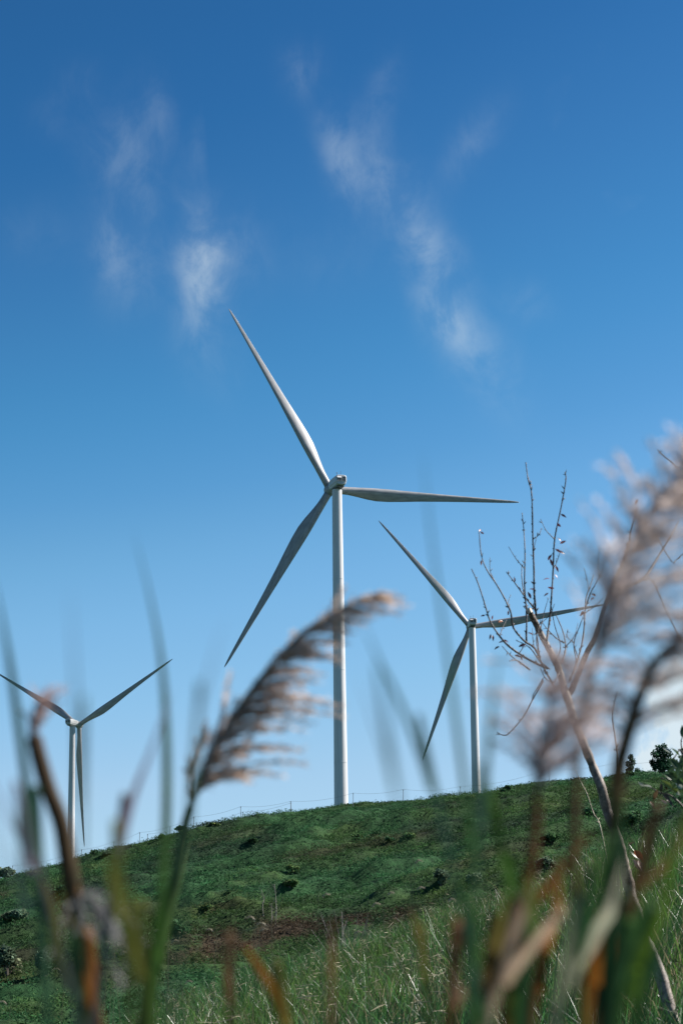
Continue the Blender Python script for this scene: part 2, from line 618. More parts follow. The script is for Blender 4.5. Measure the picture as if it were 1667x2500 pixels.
# ------------------------------------------------------------------ wind turbines
def blade_mesh():
    b = MB()
    st = np.array([0, .03, .07, .12, .17, .22, .28, .36, .46, .58, .70, .80, .88, .94, .97, .99, 1.0])
    ch = np.array([1.85, 1.85, 1.95, 2.35, 2.85, 3.15, 3.1, 2.75, 2.25, 1.80, 1.42, 1.12, .88, .68, .50, .30, .05])
    tk = np.array([1.0, .98, .82, .58, .45, .38, .33, .29, .25, .22, .20, .19, .18, .17, .17, .17, .17])
    ax = np.array([.5, .5, .47, .40, .35, .32, .31, .31, .32, .33, .35, .37, .40, .44, .48, .5, .5])
    tw = np.radians(np.array([11, 11, 11, 11, 11, 10.5, 9.5, 8.5, 7.5, 6.5, 5.5, 5, 4.5, 4, 4, 4, 4]))
    s2 = np.linspace(0, 1, 60)
    s2 = np.unique(np.concatenate([s2, [.965, .985, .993]]))
    n = 24
    an = np.linspace(0, 2 * math.pi, n, endpoint=False)
    rings = []
    for s in s2:
        c, t_, a, w = (np.interp(s, st, v) for v in (ch, tk, ax, tw))
        r = 1.1 + s * 49.5
        k = np.clip((t_ - .4) / .6, 0, 1)              # 1 = round root
        xc = .5 - .5 * np.cos(an)                       # 0 leading .. 1 trailing
        yt = 5 * t_ * (.2969 * np.sqrt(xc) - .126 * xc - .3516 * xc ** 2 + .2843 * xc ** 3 - .1036 * xc ** 4)
        yy = np.where(an < math.pi, yt * 1.15, -yt * .85)
        yr = .5 * np.sin(an) * t_
        yy = yy * (1 - k) + yr * k
        cx = (xc - a) * c                               # + towards trailing edge
        cy = yy * c                                     # + towards the rear
        px = cx * math.cos(w) + cy * math.sin(w)
        py = cy * math.cos(w) - cx * math.sin(w)
        pre = 1.2 * s ** 2.2
        rings.append(np.stack([np.full(n, r), -px, py - pre], 1))   # X span, -Y trailing, -Z upwind
    v = np.concatenate(rings)
    k = np.arange(n)
    q = np.concatenate([np.stack([i * n + k, i * n + (k + 1) % n, (i + 1) * n + (k + 1) % n, (i + 1) * n + k], 1) for i in range(len(s2) - 1)])
    b.add(v, [q, k[::-1][None], ((len(s2) - 1) * n + k)[None]])
    return b.mesh('blade', M_BLADEP, True)


def lathe(b, prof, n=40, col=(1, 1, 1)):
    """profile of (radius, z) pairs turned round Z"""
    prof = np.asarray(prof, float)
    an = np.linspace(0, 2 * math.pi, n, endpoint=False)
    v = np.concatenate([np.stack([r * np.cos(an), r * np.sin(an), np.full(n, z)], 1) for r, z in prof])
    k = np.arange(n)
    q = np.concatenate([np.stack([i * n + k, i * n + (k + 1) % n, (i + 1) * n + (k + 1) % n, (i + 1) * n + k], 1) for i in range(len(prof) - 1)])
    b.add(v, [q, k[::-1][None], ((len(prof) - 1) * n + k)[None]], col)


def bevel(o, w, seg=3):
    md = o.modifiers.new('bevel', 'BEVEL')
    md.width, md.segments, md.limit_method = w, seg, 'ANGLE'


def nacelle_mesh():
    """shell lofted along Y: rear at -3.6, front at +3.1"""
    b = MB()
    sec = [(-3.62, 1.16, 1.12, -1.02), (-3.50, 1.34, 1.24, -1.16), (-2.2, 1.38, 1.28, -1.30), (0, 1.40, 1.28, -1.32), (2.0, 1.36, 1.20, -1.28), (2.9, 1.22, 1.08, -1.15), (3.1, 1.1, 1.0, -1.05)]
    n = 32
    an = np.linspace(0, 2 * math.pi, n, endpoint=False) + math.pi / n
    ca, sa = np.cos(an), np.sin(an)
    p = 5.0
    rad = (np.abs(ca) ** p + np.abs(sa) ** p) ** (-1 / p)
    v = []
    for y, w, zt, zb in sec:
        zc, hh = (zt + zb) / 2, (zt - zb) / 2
        xx = ca * rad * w
        zz = zc + sa * rad * hh
        xx = np.where(sa < -.3, xx * .90, xx)
        v.append(np.stack([xx, np.full(n, y), zz], 1))
    k = np.arange(n)
    q = np.concatenate([np.stack([i * n + k, i * n + (k + 1) % n, (i + 1) * n + (k + 1) % n, (i + 1) * n + k], 1) for i in range(len(sec) - 1)])
    b.add(np.concatenate(v), [q[:, ::-1], k[None], ((len(sec) - 1) * n + k[::-1])[None]])
    return b.mesh('nacelle', M_NAC, False)


BLADE_ME, NAC_ME = blade_mesh(), nacelle_mesh()


def turbine(label, hx, hy, D, psi, phase):
    hub = at(hx * K, hy * K, D)
    a = np.array([-math.sin(psi), math.cos(psi), 0])
    tw = hub - a * 5.2                                  # tower axis
    zb = float(Z(tw[0], tw[1])) - .4
    root = empty('wind_turbine', (tw[0], tw[1], zb), label, 'wind turbine', 'wind turbines on the hill', psi)
    hz = hub[2] - zb + .35                              # nacelle centre height above base
    top = hz - 1.62
    b = MB()
    prof = []
    rb, rt = 1.72, 1.17
    for f in np.linspace(0, 1, 9):
        r = rb + (rt - rb) * f
        z = top * f
        if 0 < f < 1 and abs(f * 4 - round(f * 4)) < .01:   # flange seams between the tower sections
            prof += [(r, z - .07), (r + .035, z - .06), (r + .035, z + .06), (r, z + .07)]
        else:
            prof.append((r, z))
    lathe(b, prof, 48)
    tob = b.build('tower', M_TOWER, root, True)
    md = tob.modifiers.new('edge', 'EDGE_SPLIT')
    md.split_angle = math.radians(40)
    b = MB()
    lathe(b, [(2.1, -.2), (2.1, .42), (1.95, .5)], 40)
    b.build('foundation', M_HUB, root)
    b = MB()
    lathe(b, [(1.24, top - .02), (1.30, top + .04), (1.30, top + .20), (1.12, top + .34)], 40)
    b.build('yaw_ring', M_DARK, root)
    nac = link('nacelle', NAC_ME, root, (0, 0, hz))
    bevel(nac, .06, 2)
    # rear louvres with a hinged hood over the left one, service hatch below
    for x0, x1 in ((-1.02, -.14), (.12, 1.0)):
        b = MB()
        b.box(x0, x1, -3.66, -3.60, -.30, .74)
        lo = b.build('louvre', M_DARK, nac)
        b = MB()
        for zz in np.linspace(-.24, .66, 8):
            b.box(x0 + .04, x1 - .04, -3.70, -3.64, zz - .02, zz + .03)
        b.build('slats', M_HUB, lo)
        b = MB()
        for f in ((x0 - .06, x0, -.36, .80), (x1, x1 + .06, -.36, .80), (x0, x1, -.36, -.30), (x0, x1, .74, .80)):
            b.box(f[0], f[1], -3.72, -3.60, f[2], f[3])
        b.build('frame', M_NAC, lo)
    b = MB()
    hv = [(-1.1, -3.6, .92), (-.06, -3.6, .92), (-.06, -4.08, .42), (-1.1, -4.08, .42), (-1.1, -3.6, .84), (-.06, -3.6, .84), (-.06, -4.06, .37), (-1.1, -4.06, .37)]
    b.add(hv, [[(0, 3, 2, 1), (4, 5, 6, 7), (0, 1, 5, 4), (1, 2, 6, 5), (2, 3, 7, 6), (3, 0, 4, 7)]])
    b.build('hood', M_TOWER, nac)
    b = MB()
    b.box(-.85, .85, -3.0, -.9, -1.52, -1.33)
    b.build('underside_hatch', M_DARK, nac)
    b = MB()
    b.tube([(-.75, -2.4, 1.2), (-.75, -2.4, 1.75), (-.75, -2.4, 1.80), (-.75, -2.4, 2.0), (-.75, -2.4, 2.05)], [.035, .035, .11, .11, .03], 8)
    b.build('wind_sensor', M_DARK, nac)
    b = MB()
    b.tube([(.20, -2.4, 1.2), (.20, -2.4, 2.5)], .035, 6)
    b.build('lightning_rod', M_DARK, nac)
    # hub and rotor
    tilt, cone = math.radians(5), math.radians(2)
    b = MB()
    lathe(b, [(1.05, 1.95), (1.18, 1.5), (1.42, .9), (1.5, 0), (1.42, -.8), (1.15, -1.5), (.7, -2.05), (.25, -2.3), (.02, -2.35)], 32)
    for k3 in range(3):
        t3 = phase + math.radians(120 * k3)
        d3 = np.array([math.cos(t3), math.sin(t3), 0])
        b.tube([d3 * .9, d3 * 1.35], [1.02, 1.0], 24)
    hb_ = b.mesh('hub', M_HUB, True)
    hubo = link('hub', hb_, root)
    md = hubo.modifiers.new('edge', 'EDGE_SPLIT')
    md.split_angle = math.radians(40)
    # hub frame: X right, Y up, Z back towards the nacelle; angles run counter-clockwise seen from behind
    rx = Vector((1, 0, 0))
    ax_ = Vector((0, math.cos(tilt), math.sin(tilt)))
    M3 = Matrix((rx, rx.cross(ax_), -ax_)).transposed().to_4x4()
    M3.translation = Vector((0, 5.2, hub[2] - zb))
    hubo.matrix_local = M3
    for k3 in range(3):
        bo = link('blade', BLADE_ME, root)
        bo.matrix_local = M3 @ Matrix.Rotation(phase + math.radians(120 * k3), 4, 'Z') @ Matrix.Rotation(cone, 4, 'Y')
    return root


T1 = turbine('large white wind turbine in the centre, tallest of the three', 758.6, 1124.6, 569.4, .314, .0083)
T2 = turbine('white wind turbine on the right behind the bare branching shrub', 1079.3, 1439.8, 850.8, .0689, .1694)
T3 = turbine('far white wind turbine at the left edge with one blade hanging beside its tower', 182.4, 1665.1, 1003.1, -.448, .4977)

# ------------------------------------------------------------------ ridge fence
FA = [(32, 2113, 2138), (200, 2074, 2104), (279, 2054, 2080), (342, 2032, 2064), (416, 2017, 2042), (474, 1994, 2024), (588, 1969, 2004), (710, 1956, 1990),
      (862, 1936, 1972), (984, 1927, 1964), (1123, 1920, 1952), (1339, 1876, 1912), (1507, 1861, 1895), (1600, 1858, 1886)]
FB = [(361, 2036, 2074), (480, 2008, 2028), (593, 1982, 2004), (710, 1960, 1990)]
y_f = 226.0
fo = at(600, 1990, y_f)
fence = empty('ridge_fence', (fo[0], fo[1], float(Z(fo[0], fo[1]))), 'thin wire fence on leaning posts strung along the ridge line', 'fence')
fo = np.array(fence.location)


def fence_line(pts, yy):
    tops = []
    for px, pt, pb in pts:
        t = at(px, pt, yy)
        lean = rng.normal(0, .05)
        g = np.array([t[0] + lean, yy, float(Z(t[0] + lean, yy)) - .25])
        tops.append(t)
        b = MB()
        b.tube([g - fo, (g * .5 + t * .5) - fo, t - fo], [.026, .024, .022], 6)
        b.tube([t - fo + [0, 0, -.10], t - fo + [0, 0, -.05]], [.05, .05], 6)
        b.build('post', M_WIRE, fence)
    for a, c in zip(tops[:-1], tops[1:]):
        s = np.linspace(0, 1, 14)[:, None]
        ln = np.linalg.norm(c - a)
        P = a + (c - a) * s - np.array([0, 0, 1.0]) * (4 * s * (1 - s)) * ln * .045
        b = MB()
        b.tube(P - fo, .0082, 4, cap=False)
        b.build('wire', M_WIRE, fence)


fence_line(FA, y_f)
fence_line(FB, y_f - 3)


# ------------------------------------------------------------------ vegetation builders
def leaf_cloud(b, cen, n, size, cols, up=.3, elong=1.8, droop=0.0):
    """n leaf faces (folded quads) at the given centres with random attitudes"""
    cen = np.asarray(cen, float)
    d = rng.normal(size=(n, 3))
    d[:, 2] = d[:, 2] * .6 - droop
    d /= np.linalg.norm(d, axis=1)[:, None]
    nn = rng.normal(size=(n, 3)) + [0, 0, up * 3]
    s = np.cross(d, nn)
    s /= np.linalg.norm(s, axis=1)[:, None] + 1e-9
    sz = (size * rng.uniform(.6, 1.35, n))[:, None] if np.ndim(size) == 0 else np.asarray(size)[:, None]
    a = cen - d * sz * .5
    c = cen + d * sz * .5
    w = sz / elong * .5
    v = np.stack([a, cen + s * w - d * sz * .08, c, cen - s * w - d * sz * .08], 1).reshape(-1, 3)
    i = np.arange(n)[:, None] * 4
    b.add(v, [i + [0, 1, 2, 3]], np.repeat(cols, 4, 0))


def jitter_cols(base, n, sat=.22):
    base = np.asarray(base, float)
    k = rng.uniform(1 - sat * 1.4, 1 + sat * 1.4, (n, 1))
    h = rng.normal(0, .10, (n, 1))
    c = np.broadcast_to(base, (n, 3)) * k * np.concatenate([1 + h, np.ones((n, 1)), 1 - h * .5], 1)
    return np.clip(c, .004, .9)


def bush_parts(w, h, dens, base, leaf, sparse=False):
    """crown mesh and stem mesh of a rounded irregular bush of width w, height h standing on z=0"""
    lob = []
    for i in range(random.randint(6, 9)):
        a = rng.uniform(0, 2 * math.pi)
        r = rng.uniform(0, .36) * w
        lob.append((r * math.cos(a), r * math.sin(a), h * rng.uniform(.35, .78), w * rng.uniform(.16, .28), h * rng.uniform(.18, .34)))
    n = int(dens)
    L_ = np.array(lob)
    pick = rng.integers(0, len(lob), n)
    d = rng.normal(size=(n, 3))
    d /= np.linalg.norm(d, axis=1)[:, None]
    rad = rng.uniform(.45, 1.08, n)[:, None] ** .6
    cen = L_[pick, :3] + d * rad * np.stack([L_[pick, 3], L_[pick, 3], L_[pick, 4]], 1)
    cen[:, 2] = np.maximum(cen[:, 2], .05 * h)
    shade = jitter_cols(base, len(lob), .25)[pick] * np.exp(rng.normal(0, .4, (n, 1)))
    b = MB()
    leaf_cloud(b, cen, n, leaf, shade)
    crown = b.mesh('foliage', M_HILL_LEAF)
    b = MB()
    for lx, ly, lz, lr, lh in lob:
        P = smooth_path([(lx * .1, ly * .1, -.15), (lx * .4, ly * .4, lz * .45), (lx, ly, lz), (lx * 1.15, ly * 1.15, lz + lh * .6)], 4)
        b.tube(P, np.linspace(.03, .008, len(P)) * max(w, .6), 5, (.09, .075, .06), cap=False)
    stems = b.mesh('stems', M_BARK)
    return crown, stems


BUSHES = [  # px, py of the foot, width, height in px, kind, label
    (436, 2292, 66, 62, 0, 'dark rounded bush alone at the foot of the hill left of the rusty strip'),
    (285, 2228, 46, 30, 0, 'low dark bush on the slope right of the grey hanging plume'),
    (504, 2226, 36, 24, 2, 'small olive bush on the mid slope below the fresh green patch'),
    (20, 2385, 80, 90, 1, 'tall blue green bush at the left edge low on the slope'),
    (112, 2385, 84, 84, 1, 'broad blue green bush behind the broken brown stalk on the left'),
    (146, 2196, 40, 44, 0, 'dark upright bush just left of the brown reed stalk on the slope'),
    (166, 2240, 44, 46, 1, 'grey leaved bush partly hidden by the brown reed stalk'),
    (42, 2255, 70, 42, 1, 'wide low shrub on the left slope below the ridge'),
    (561, 2184, 18, 12, 0, 'tiny black green bush in the bright green patch of the slope'),
    (705, 2170, 48, 26, 2, 'spreading bush on the slope right of the bare saplings'),
    (718, 2135, 38, 32, 2, 'upright bush above the spreading one on the middle slope'),
    (232, 2088, 24, 20, 0, 'small dark bush on the ridge right of the leftmost turbine'),
    (316, 2072, 20, 13, 0, 'squat dark bush on the ridge between two fence posts'),
    (265, 2086, 34, 14, 1, 'ragged low bush on the ridge beside a leaning fence post'),
    (14, 2150, 56, 40, 1, 'thin feathery bush on the ridge at the left edge'),
    (84, 2138, 40, 16, 2, 'brownish low bush on the ridge near the left edge'),
    (440, 2034, 34, 20, 0, 'dark bush cresting the ridge under the tall green reed'),
    (395, 2048, 28, 16, 0, 'small ridge bush left of the reed stem crossing the crest'),
    (525, 2016, 26, 12, 2, 'flat pale bush on the ridge between the plume and the main turbine'),
    (1240, 1936, 48, 22, 0, 'bushy clump on the ridge right of the second turbine'),
    (1146, 1955, 40, 14, 2, 'low scrub on the ridge left of the second turbine tower'),
    (1543, 1895, 36, 16, 0, 'low dark bush at the foot of the smaller ridge tree'),
    (1535, 2026, 78, 62, 0, 'very dark bush in the hollow right of the leaning shrub trunk'),
    (1076, 2162, 52, 48, 1, 'grey green bush at the lower edge of the hill in the centre right'),
    (1160, 2165, 60, 48, 1, 'pale leaved bush beyond the meadow edge under the second turbine'),
    (1000, 2046, 40, 18, 2, 'low scrub midway up the slope below the main turbine'),
    (950, 2056, 30, 18, 0, 'dark tuft of scrub on the slope below the main turbine'),
    (921, 2040, 28, 15, 0, 'dark scrub on the slope just under the main tower'),
    (1154, 2016, 64, 20, 0, 'long dark scrub patch on the slope below the second turbine'),
    (872, 2050, 34, 18, 2, 'rounded scrub on the slope left of the dark terrace'),
    (1330, 2126, 56, 44, 1, 'leafy bush behind the orange reed leaf on the right'),
    (1345, 2060, 46, 30, 0, 'dark bush on the slope between the shrub trunk and the plume'),
    (620, 2060, 40, 18, 0, 'dark low bush on the upper left slope'),
    (1440, 1995, 50, 30, 0, 'dense bush on the right slope just left of the leaning trunk'),
]
BASES = [(.048, .108, .046), (.115, .165, .105), (.090, .145, .052)]
for px, py, wp, hp, kd, lab in BUSHES:
    g = on_ground(px, py)
    mpp = g[1] / FPX
    w, h = wp * mpp, hp * mpp * .82
    cr_, st_ = bush_parts(w, h, min(1100, 170 + 9 * wp), BASES[kd], max(.12, min(.34, .12 * w + .06)))
    o = empty('hill_bush', (g[0], g[1], float(Z(g[0], g[1])) - .05), lab, 'bush', 'bushes on the hillside', rng.uniform(0, 6))
    link('foliage', cr_, o)
    link('stems', st_, o)


def tree(px, py, wp, hp, trunk_f, lab, y, dens, base, leaf, lobes):
    g = at(px, py, y)
    zz = float(Z(g[0], g[1]))
    mpp = y / FPX
    w, h = wp * mpp, hp * mpp + (g[2] - zz)
    o = empty('ridge_tree', (g[0], g[1], zz - .1), lab, 'tree', 'trees on the ridge')
    b = MB()
    th_ = h * trunk_f
    fork = []
    for i in range(3):
        dx = (i - 1) * w * .05
        P = smooth_path([(dx * .5, 0, -.1), (dx, .02, th_ * .6), (dx * 2.4, 0, th_ * 1.15)], 4)
        b.tube(P, np.linspace(.028, .017, len(P)) * w, 7, (.10, .085, .07))
        fork.append(P[-1])
    b.build('trunk', M_BARK, o, True)
    n = 0
    L_ = np.array([(lx * w * .5, rng.uniform(-.22, .22) * w, th_ + (h - th_) * lz, lr * w * .5, lr * (h - th_) * .5) for lx, lz, lr in lobes])
    b = MB()
    for l in L_:
        f_ = fork[rng.integers(0, 3)]
        P = smooth_path([f_, (f_ + l[:3]) / 2 + rng.normal(0, .04, 3) * w, l[:3]], 4)
        b.tube(P, np.linspace(.014, .004, len(P)) * w, 5, (.09, .075, .06), cap=False)
    b.build('limbs', M_BARK, o)
    pick = rng.integers(0, len(L_), dens)
    d = rng.normal(size=(dens, 3))
    d /= np.linalg.norm(d, axis=1)[:, None]
    rad = rng.uniform(.35, 1.05, (dens, 1))
    cen = L_[pick, :3] + d * rad * np.stack([L_[pick, 3], L_[pick, 3], L_[pick, 4]], 1)
    cols = jitter_cols(base, len(L_), .25)[pick] * jitter_cols((1, 1, 1), dens, .2)
    b = MB()
    leaf_cloud(b, cen, dens, leaf, cols)
    b.build('crown', M_HILL_LEAF, o)
    return o


tree(1615, 1899, 60, 84, .15, 'round dark green tree standing on the right ridge', 224, 3600, (.028, .085, .045), .20,
     [(0, .45, .55), (0, .25, .45), (-.15, .86, .36), (.22, .88, .34), (-.55, .62, .36), (.1, .62, .42), (.58, .66, .36), (-.72, .36, .28), (-.25, .34, .36), (.3, .34, .40), (.72, .40, .28),
      (-.6, .16, .24), (.02, .12, .26), (.55, .16, .26)])
tree(1543, 1888, 42, 48, .20, 'smaller pale tree further back on the ridge left of the round tree', 236, 2000, (.06, .10, .07), .18,
     [(-.1, .88, .34), (.1, .66, .40), (-.45, .55, .40), (-.5, .25, .30), (-.15, .35, .30), (.55, .22, .36), (.75, .12, .26), (.3, .05, .22)])


def sapling(px, ptop, pbot, lean, lab, y=None):
    g = on_ground(px, pbot) if y is None else at(px, pbot, y)
    y = g[1]
    t = at(px + lean, ptop, y)
    o = empty('bare_sapling', g, lab, 'sapling', 'bare saplings on the hillside')
    g0 = np.zeros(3)
    T = t - g
    hgt = np.linalg.norm(T)
    P = smooth_path([g0 - [0, 0, .2], T * .35 + rng.normal(0, .045, 3) * hgt, T * .7 + rng.normal(0, .045, 3) * hgt, T], 5)
    b = MB()
    b.tube(P, np.linspace(.024, .008, len(P)), 6, (.30, .28, .25))
    b.build('trunk', M_BARK, o, True)
    for i in range(8):
        k = rng.integers(len(P) // 3, len(P) - 1)
        d = np.array([rng.choice([-1, 1]) * rng.uniform(.2, .6), rng.uniform(-.4, .4), rng.uniform(.5, 1)])
        l = hgt * rng.uniform(.18, .40)
        b = MB()
        b.tube(smooth_path([P[k], P[k] + d * l * .5, P[k] + d * l + [0, 0, .1 * l]], 4), np.linspace(.010, .004, 9), 5, (.24, .22, .20), cap=False)
        b.build('twig', M_BARK, o)


sapling(671, 2158, 2262, -1, 'pale thin bare sapling, tallest of the three on the middle slope')
sapling(644, 2172, 2240, -6, 'pale bare sapling left of the tallest one')
sapling(660, 2205, 2260, 3, 'short bare sapling between its two neighbours')

# grey leafless bush at the meadow edge
g = at(844, 2300, 54)
g[2] = float(Z(g[0], g[1]))
o = empty('leafless_bush', g, 'grey leafless bush of fine twigs at the far edge of the meadow', 'bush')
for i in range(46):
    a = rng.normal(0, .5)
    l = rng.uniform(.75, 1.35) * 1.1
    tip = np.array([math.sin(a) * l, rng.normal(0, .25), math.cos(a) * l])
    b = MB()
    P = smooth_path([rng.normal(0, .04, 3), tip * .5 + rng.normal(0, .05, 3), tip], 5)
    b.tube(P, np.linspace(.007, .0025, len(P)), 4, (.13, .12, .12), cap=False)
    for k in range(4, len(P) - 1, 2):
        d = (P[k] - P[k - 1]) / np.linalg.norm(P[k] - P[k - 1]) + rng.normal(0, .5, 3)
        b.tube([P[k], P[k] + d * .10, P[k] + d * .18 + [0, 0, .05]], [.004, .003, .002], 3, (.13, .12, .12), cap=False)
    b.build('twig', M_BARK, o)

# ------------------------------------------------------------------ ground cover of the hillside
NT = 30000
yy = np.sqrt(rng.uniform(80 ** 2, 236 ** 2, NT))
uu = rng.uniform(-.175, .175, NT)
xx = uu * yy
# keep it thinner where the terraces bare the soil
zz = Z(xx, yy)
zc = zone_colour(xx, yy)
NL = 20
hgt = .20 + .38 * vnoise(xx / 3.0, yy / 3.0, 5) * vnoise(xx / 11, yy / 11, 6) * 1.6
hgt *= rng.uniform(.7, 1.3, NT)
hgt *= 1 - .45 * sstep(205, 230, yy)
rep = np.repeat(np.arange(NT), NL)
nl = len(rep)
off = rng.normal(0, .26, (nl, 3)) * [1, 1, 0]
dz = np.abs(rng.normal(.42, .34, nl)) * hgt[rep]
cen = np.stack([xx[rep], yy[rep], zz[rep]], 1) + off
cen[:, 2] += dz
tone = np.exp(rng.normal(0, .26, (NT, 1))) * ((.60 + .8 * fbm(xx / 4, yy / 5, 131, 3)) * (.55 + .9 * fbm(xx / 13, yy / 3.2 + xx * .1, 141, 3)))[:, None]
cols = zc[rep] * tone[rep] * rng.uniform(.78, 1.24, (nl, 1))
b = MB()
leaf_cloud(b, cen, nl, rng.uniform(.10, .25, nl), cols, up=.12, elong=3.3, droop=-.35)
cover = b.build('hillside_ground_cover', M_HILL_LEAF)
cover['kind'] = 'stuff'
cover['label'] = 'dense low leafy ground cover over the hillside'


# ------------------------------------------------------------------ meadow grass on the near rise
def grass_patch(name, n, y0, y1, hmin, hmax, wid, cols_fn, seed_lean=(.10, 0), label=''):
    y = np.sqrt(rng.uniform(y0 ** 2, y1 ** 2, n))
    x = rng.uniform(-1, 1, n) * (.16 * y + 2.6)
    cl_ = .55 + .9 * fbm(x / 1.6, y / 1.6, 41, 3)
    keep = rng.uniform(0, 1, n) < np.clip(cl_, 0, 1)
    x, y = x[keep], y[keep]
    n = len(x)
    z = Z(x, y) - .02
    h = rng.uniform(hmin, hmax, n) * (.25 + 1.5 * fbm(x / 2.0, y / 3.0, 61, 3))
    az_ = rng.uniform(0, 2 * math.pi, n)
    lean = np.abs(rng.normal(.30, .30, n)) * h
    dx, dy = np.cos(az_) * lean + seed_lean[0] * h, np.sin(az_) * lean + seed_lean[1] * h
    w = wid * rng.uniform(.6, 1.3, n)
    fa = rng.uniform(0, math.pi, n)
    sx, sy = np.cos(fa) * w / 2, np.sin(fa) * w / 2
    lv = []
    for t, ww in ((0, .8), (.4, 1.0), (.75, .7)):
        cx, cy, cz = x + dx * t ** 1.8, y + dy * t ** 1.8, z + h * (t - .12 * t ** 3)
        lv.append(np.stack([cx - sx * ww, cy - sy * ww, cz], 1))
        lv.append(np.stack([cx + sx * ww, cy + sy * ww, cz], 1))
    lv.append(np.stack([x + dx, y + dy, z + h * rng.uniform(.78, .95, n)], 1))
    v = np.stack(lv, 1).reshape(-1, 3)
    i = np.arange(n)[:, None] * 7
    c = cols_fn(x, y, n)
    b_ = MB()
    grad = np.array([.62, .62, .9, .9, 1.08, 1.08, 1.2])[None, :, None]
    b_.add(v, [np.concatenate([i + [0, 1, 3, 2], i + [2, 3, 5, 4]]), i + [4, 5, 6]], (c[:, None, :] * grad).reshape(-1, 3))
    ob = b_.build(name, M_GRASS)
    ob['kind'] = 'stuff'
    ob['label'] = label
    return ob


def meadow_cols(x, y, n):
    a = fbm(x / 2.5, y / 3.5, 81, 3)[:, None]
    c = np.array([.034, .098, .026]) * (1 - sstep(.45, .6, a)) + np.array([.060, .120, .024]) * sstep(.45, .6, a)
    dry = (rng.uniform(0, 1, (n, 1)) < .04 + .16 * sstep(.45, .62, fbm(x / 4, y / 4, 91, 3))[:, None])
    c = np.where(dry, np.array([.17, .145, .085]), c)
    return c * np.exp(rng.normal(-.1, .5, (n, 1)))


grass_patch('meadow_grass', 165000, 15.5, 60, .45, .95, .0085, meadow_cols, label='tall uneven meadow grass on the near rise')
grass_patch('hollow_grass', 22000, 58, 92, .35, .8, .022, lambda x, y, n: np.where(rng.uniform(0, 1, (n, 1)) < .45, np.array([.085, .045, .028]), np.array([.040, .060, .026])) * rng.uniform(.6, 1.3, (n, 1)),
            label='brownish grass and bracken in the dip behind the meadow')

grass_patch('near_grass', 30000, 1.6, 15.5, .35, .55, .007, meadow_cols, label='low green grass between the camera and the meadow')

# pale flowering stems with nodding, branched heads, too many to count
b = MB()
NS = 2700
y = np.sqrt(rng.uniform(15 ** 2, 58 ** 2, NS))
u = rng.uniform(-.17, .17, NS)
kk = rng.uniform(0, 1, NS) < np.clip(.15 + 1.3 * (fbm(u * y / 3, y / 3, 123, 3) - .32), .05, 1) + .25 * sstep(44, 55, y) - .35 * sstep(.05, .1, u)
y, u = y[kk], u[kk]
for xi, yi in zip(u * y, y):
    h = rng.uniform(.6, 1.0)
    zi = float(Z(xi, yi))
    ln = rng.normal(.16, .16)
    P = np.array([(xi, yi, zi), (xi + ln * .25, yi, zi + h * .55), (xi + ln * .7, yi, zi + h * .9), (xi + ln * .85 + .02, yi, zi + h)])
    col = np.array([.20, .185, .10]) * rng.uniform(.6, 1.3)
    b.ribbon(P, [.0035, .003, .0026, .002], (rng.normal(), rng.normal(), 0), .3, col)
    nh = rng.integers(2, 6)
    for j in range(nh):
        t = rng.uniform(.62, 1.0)
        p0 = P[2] * (1 - t) + P[3] * t if t > .92 else P[1] + (P[2] - P[1]) * (t - .55) / .37
        d = np.array([rng.normal(.03, .055), rng.normal(0, .05), rng.normal(.018, .03)])
        hc = np.array([.33, .29, .19]) * rng.uniform(.7, 1.5)
        b.ribbon([p0, p0 + d * .6 + [0, 0, .004], p0 + d * 1.1], [.003, .0085, .002], (0, .4, 1), .4, np.clip(hc, 0, .8))
stems = b.build('flowering_grass_stems', M_STRAW)
stems['kind'] = 'stuff'
stems['label'] = 'pale flowering grass stems with nodding heads over the meadow'


# ------------------------------------------------------------------ bare branching shrub, about 13 m away
SH_D = 13.0


def zp(x, y):                                  # survey grid of the right hand detail view
    return 1100 + x / 2.765, 1100 + y / 2.765


def spx(P, d=SH_D, dy=0.0):
    n = len(P)
    j = np.cumsum(rng.normal(0, .05, n))
    return smooth_path([at(px, py, d + dy * i / max(n - 1, 1) + j[i]) for i, (px, py) in enumerate(P)], 6)


foot = at(1690, 2560, SH_D)
foot[2] = float(Z(foot[0], foot[1]))
shrub = empty('bare_shrub', foot, 'leaning bare shrub with pale grey bark and few red leaves before the right turbine', 'shrub')
foot = np.array(foot)
PXM = SH_D / FPX
BARKC = (.20, .165, .14)
TWIGC = (.075, .066, .070)


def limb(name, P, r0, r1, col=TWIGC, dy=0.0, spurs=0, parent=shrub, org=foot, d=SH_D, sides=7):
    """r0, r1 as half widths in survey pixels"""
    Q = spx(P, d, dy)
    n = len(Q)
    wob = 1 + .10 * np.sin(np.arange(n) * 2.1 + rng.uniform(0, 6)) * (r0 < 4) + rng.normal(0, .05, n)
    mpp = d / FPX
    R = np.linspace(r0, r1, n) * mpp * wob * (.8 if r0 < 4.5 else 1)
    b = MB()
    b.tube(Q - org, R, sides, col)
    for k in range(spurs):                      # buds and short spurs
        i = rng.integers(1, n - 1)
        t = Q[i + 1] - Q[i - 1]
        t /= np.linalg.norm(t)
        o_ = rng.normal(size=3)
        o_ -= t * (o_ @ t)
        o_ /= np.linalg.norm(o_)
        dd = t * .8 + o_
        l = rng.uniform(3, 9) * mpp
        p = Q[i] - org
        b.tube([p, p + dd * l * .5, p + dd * l], [R[i] * 1.0, R[i] * .9, R[i] * .3], 5, col)
    ob = b.build(name, M_BARK, parent, True)
    return Q


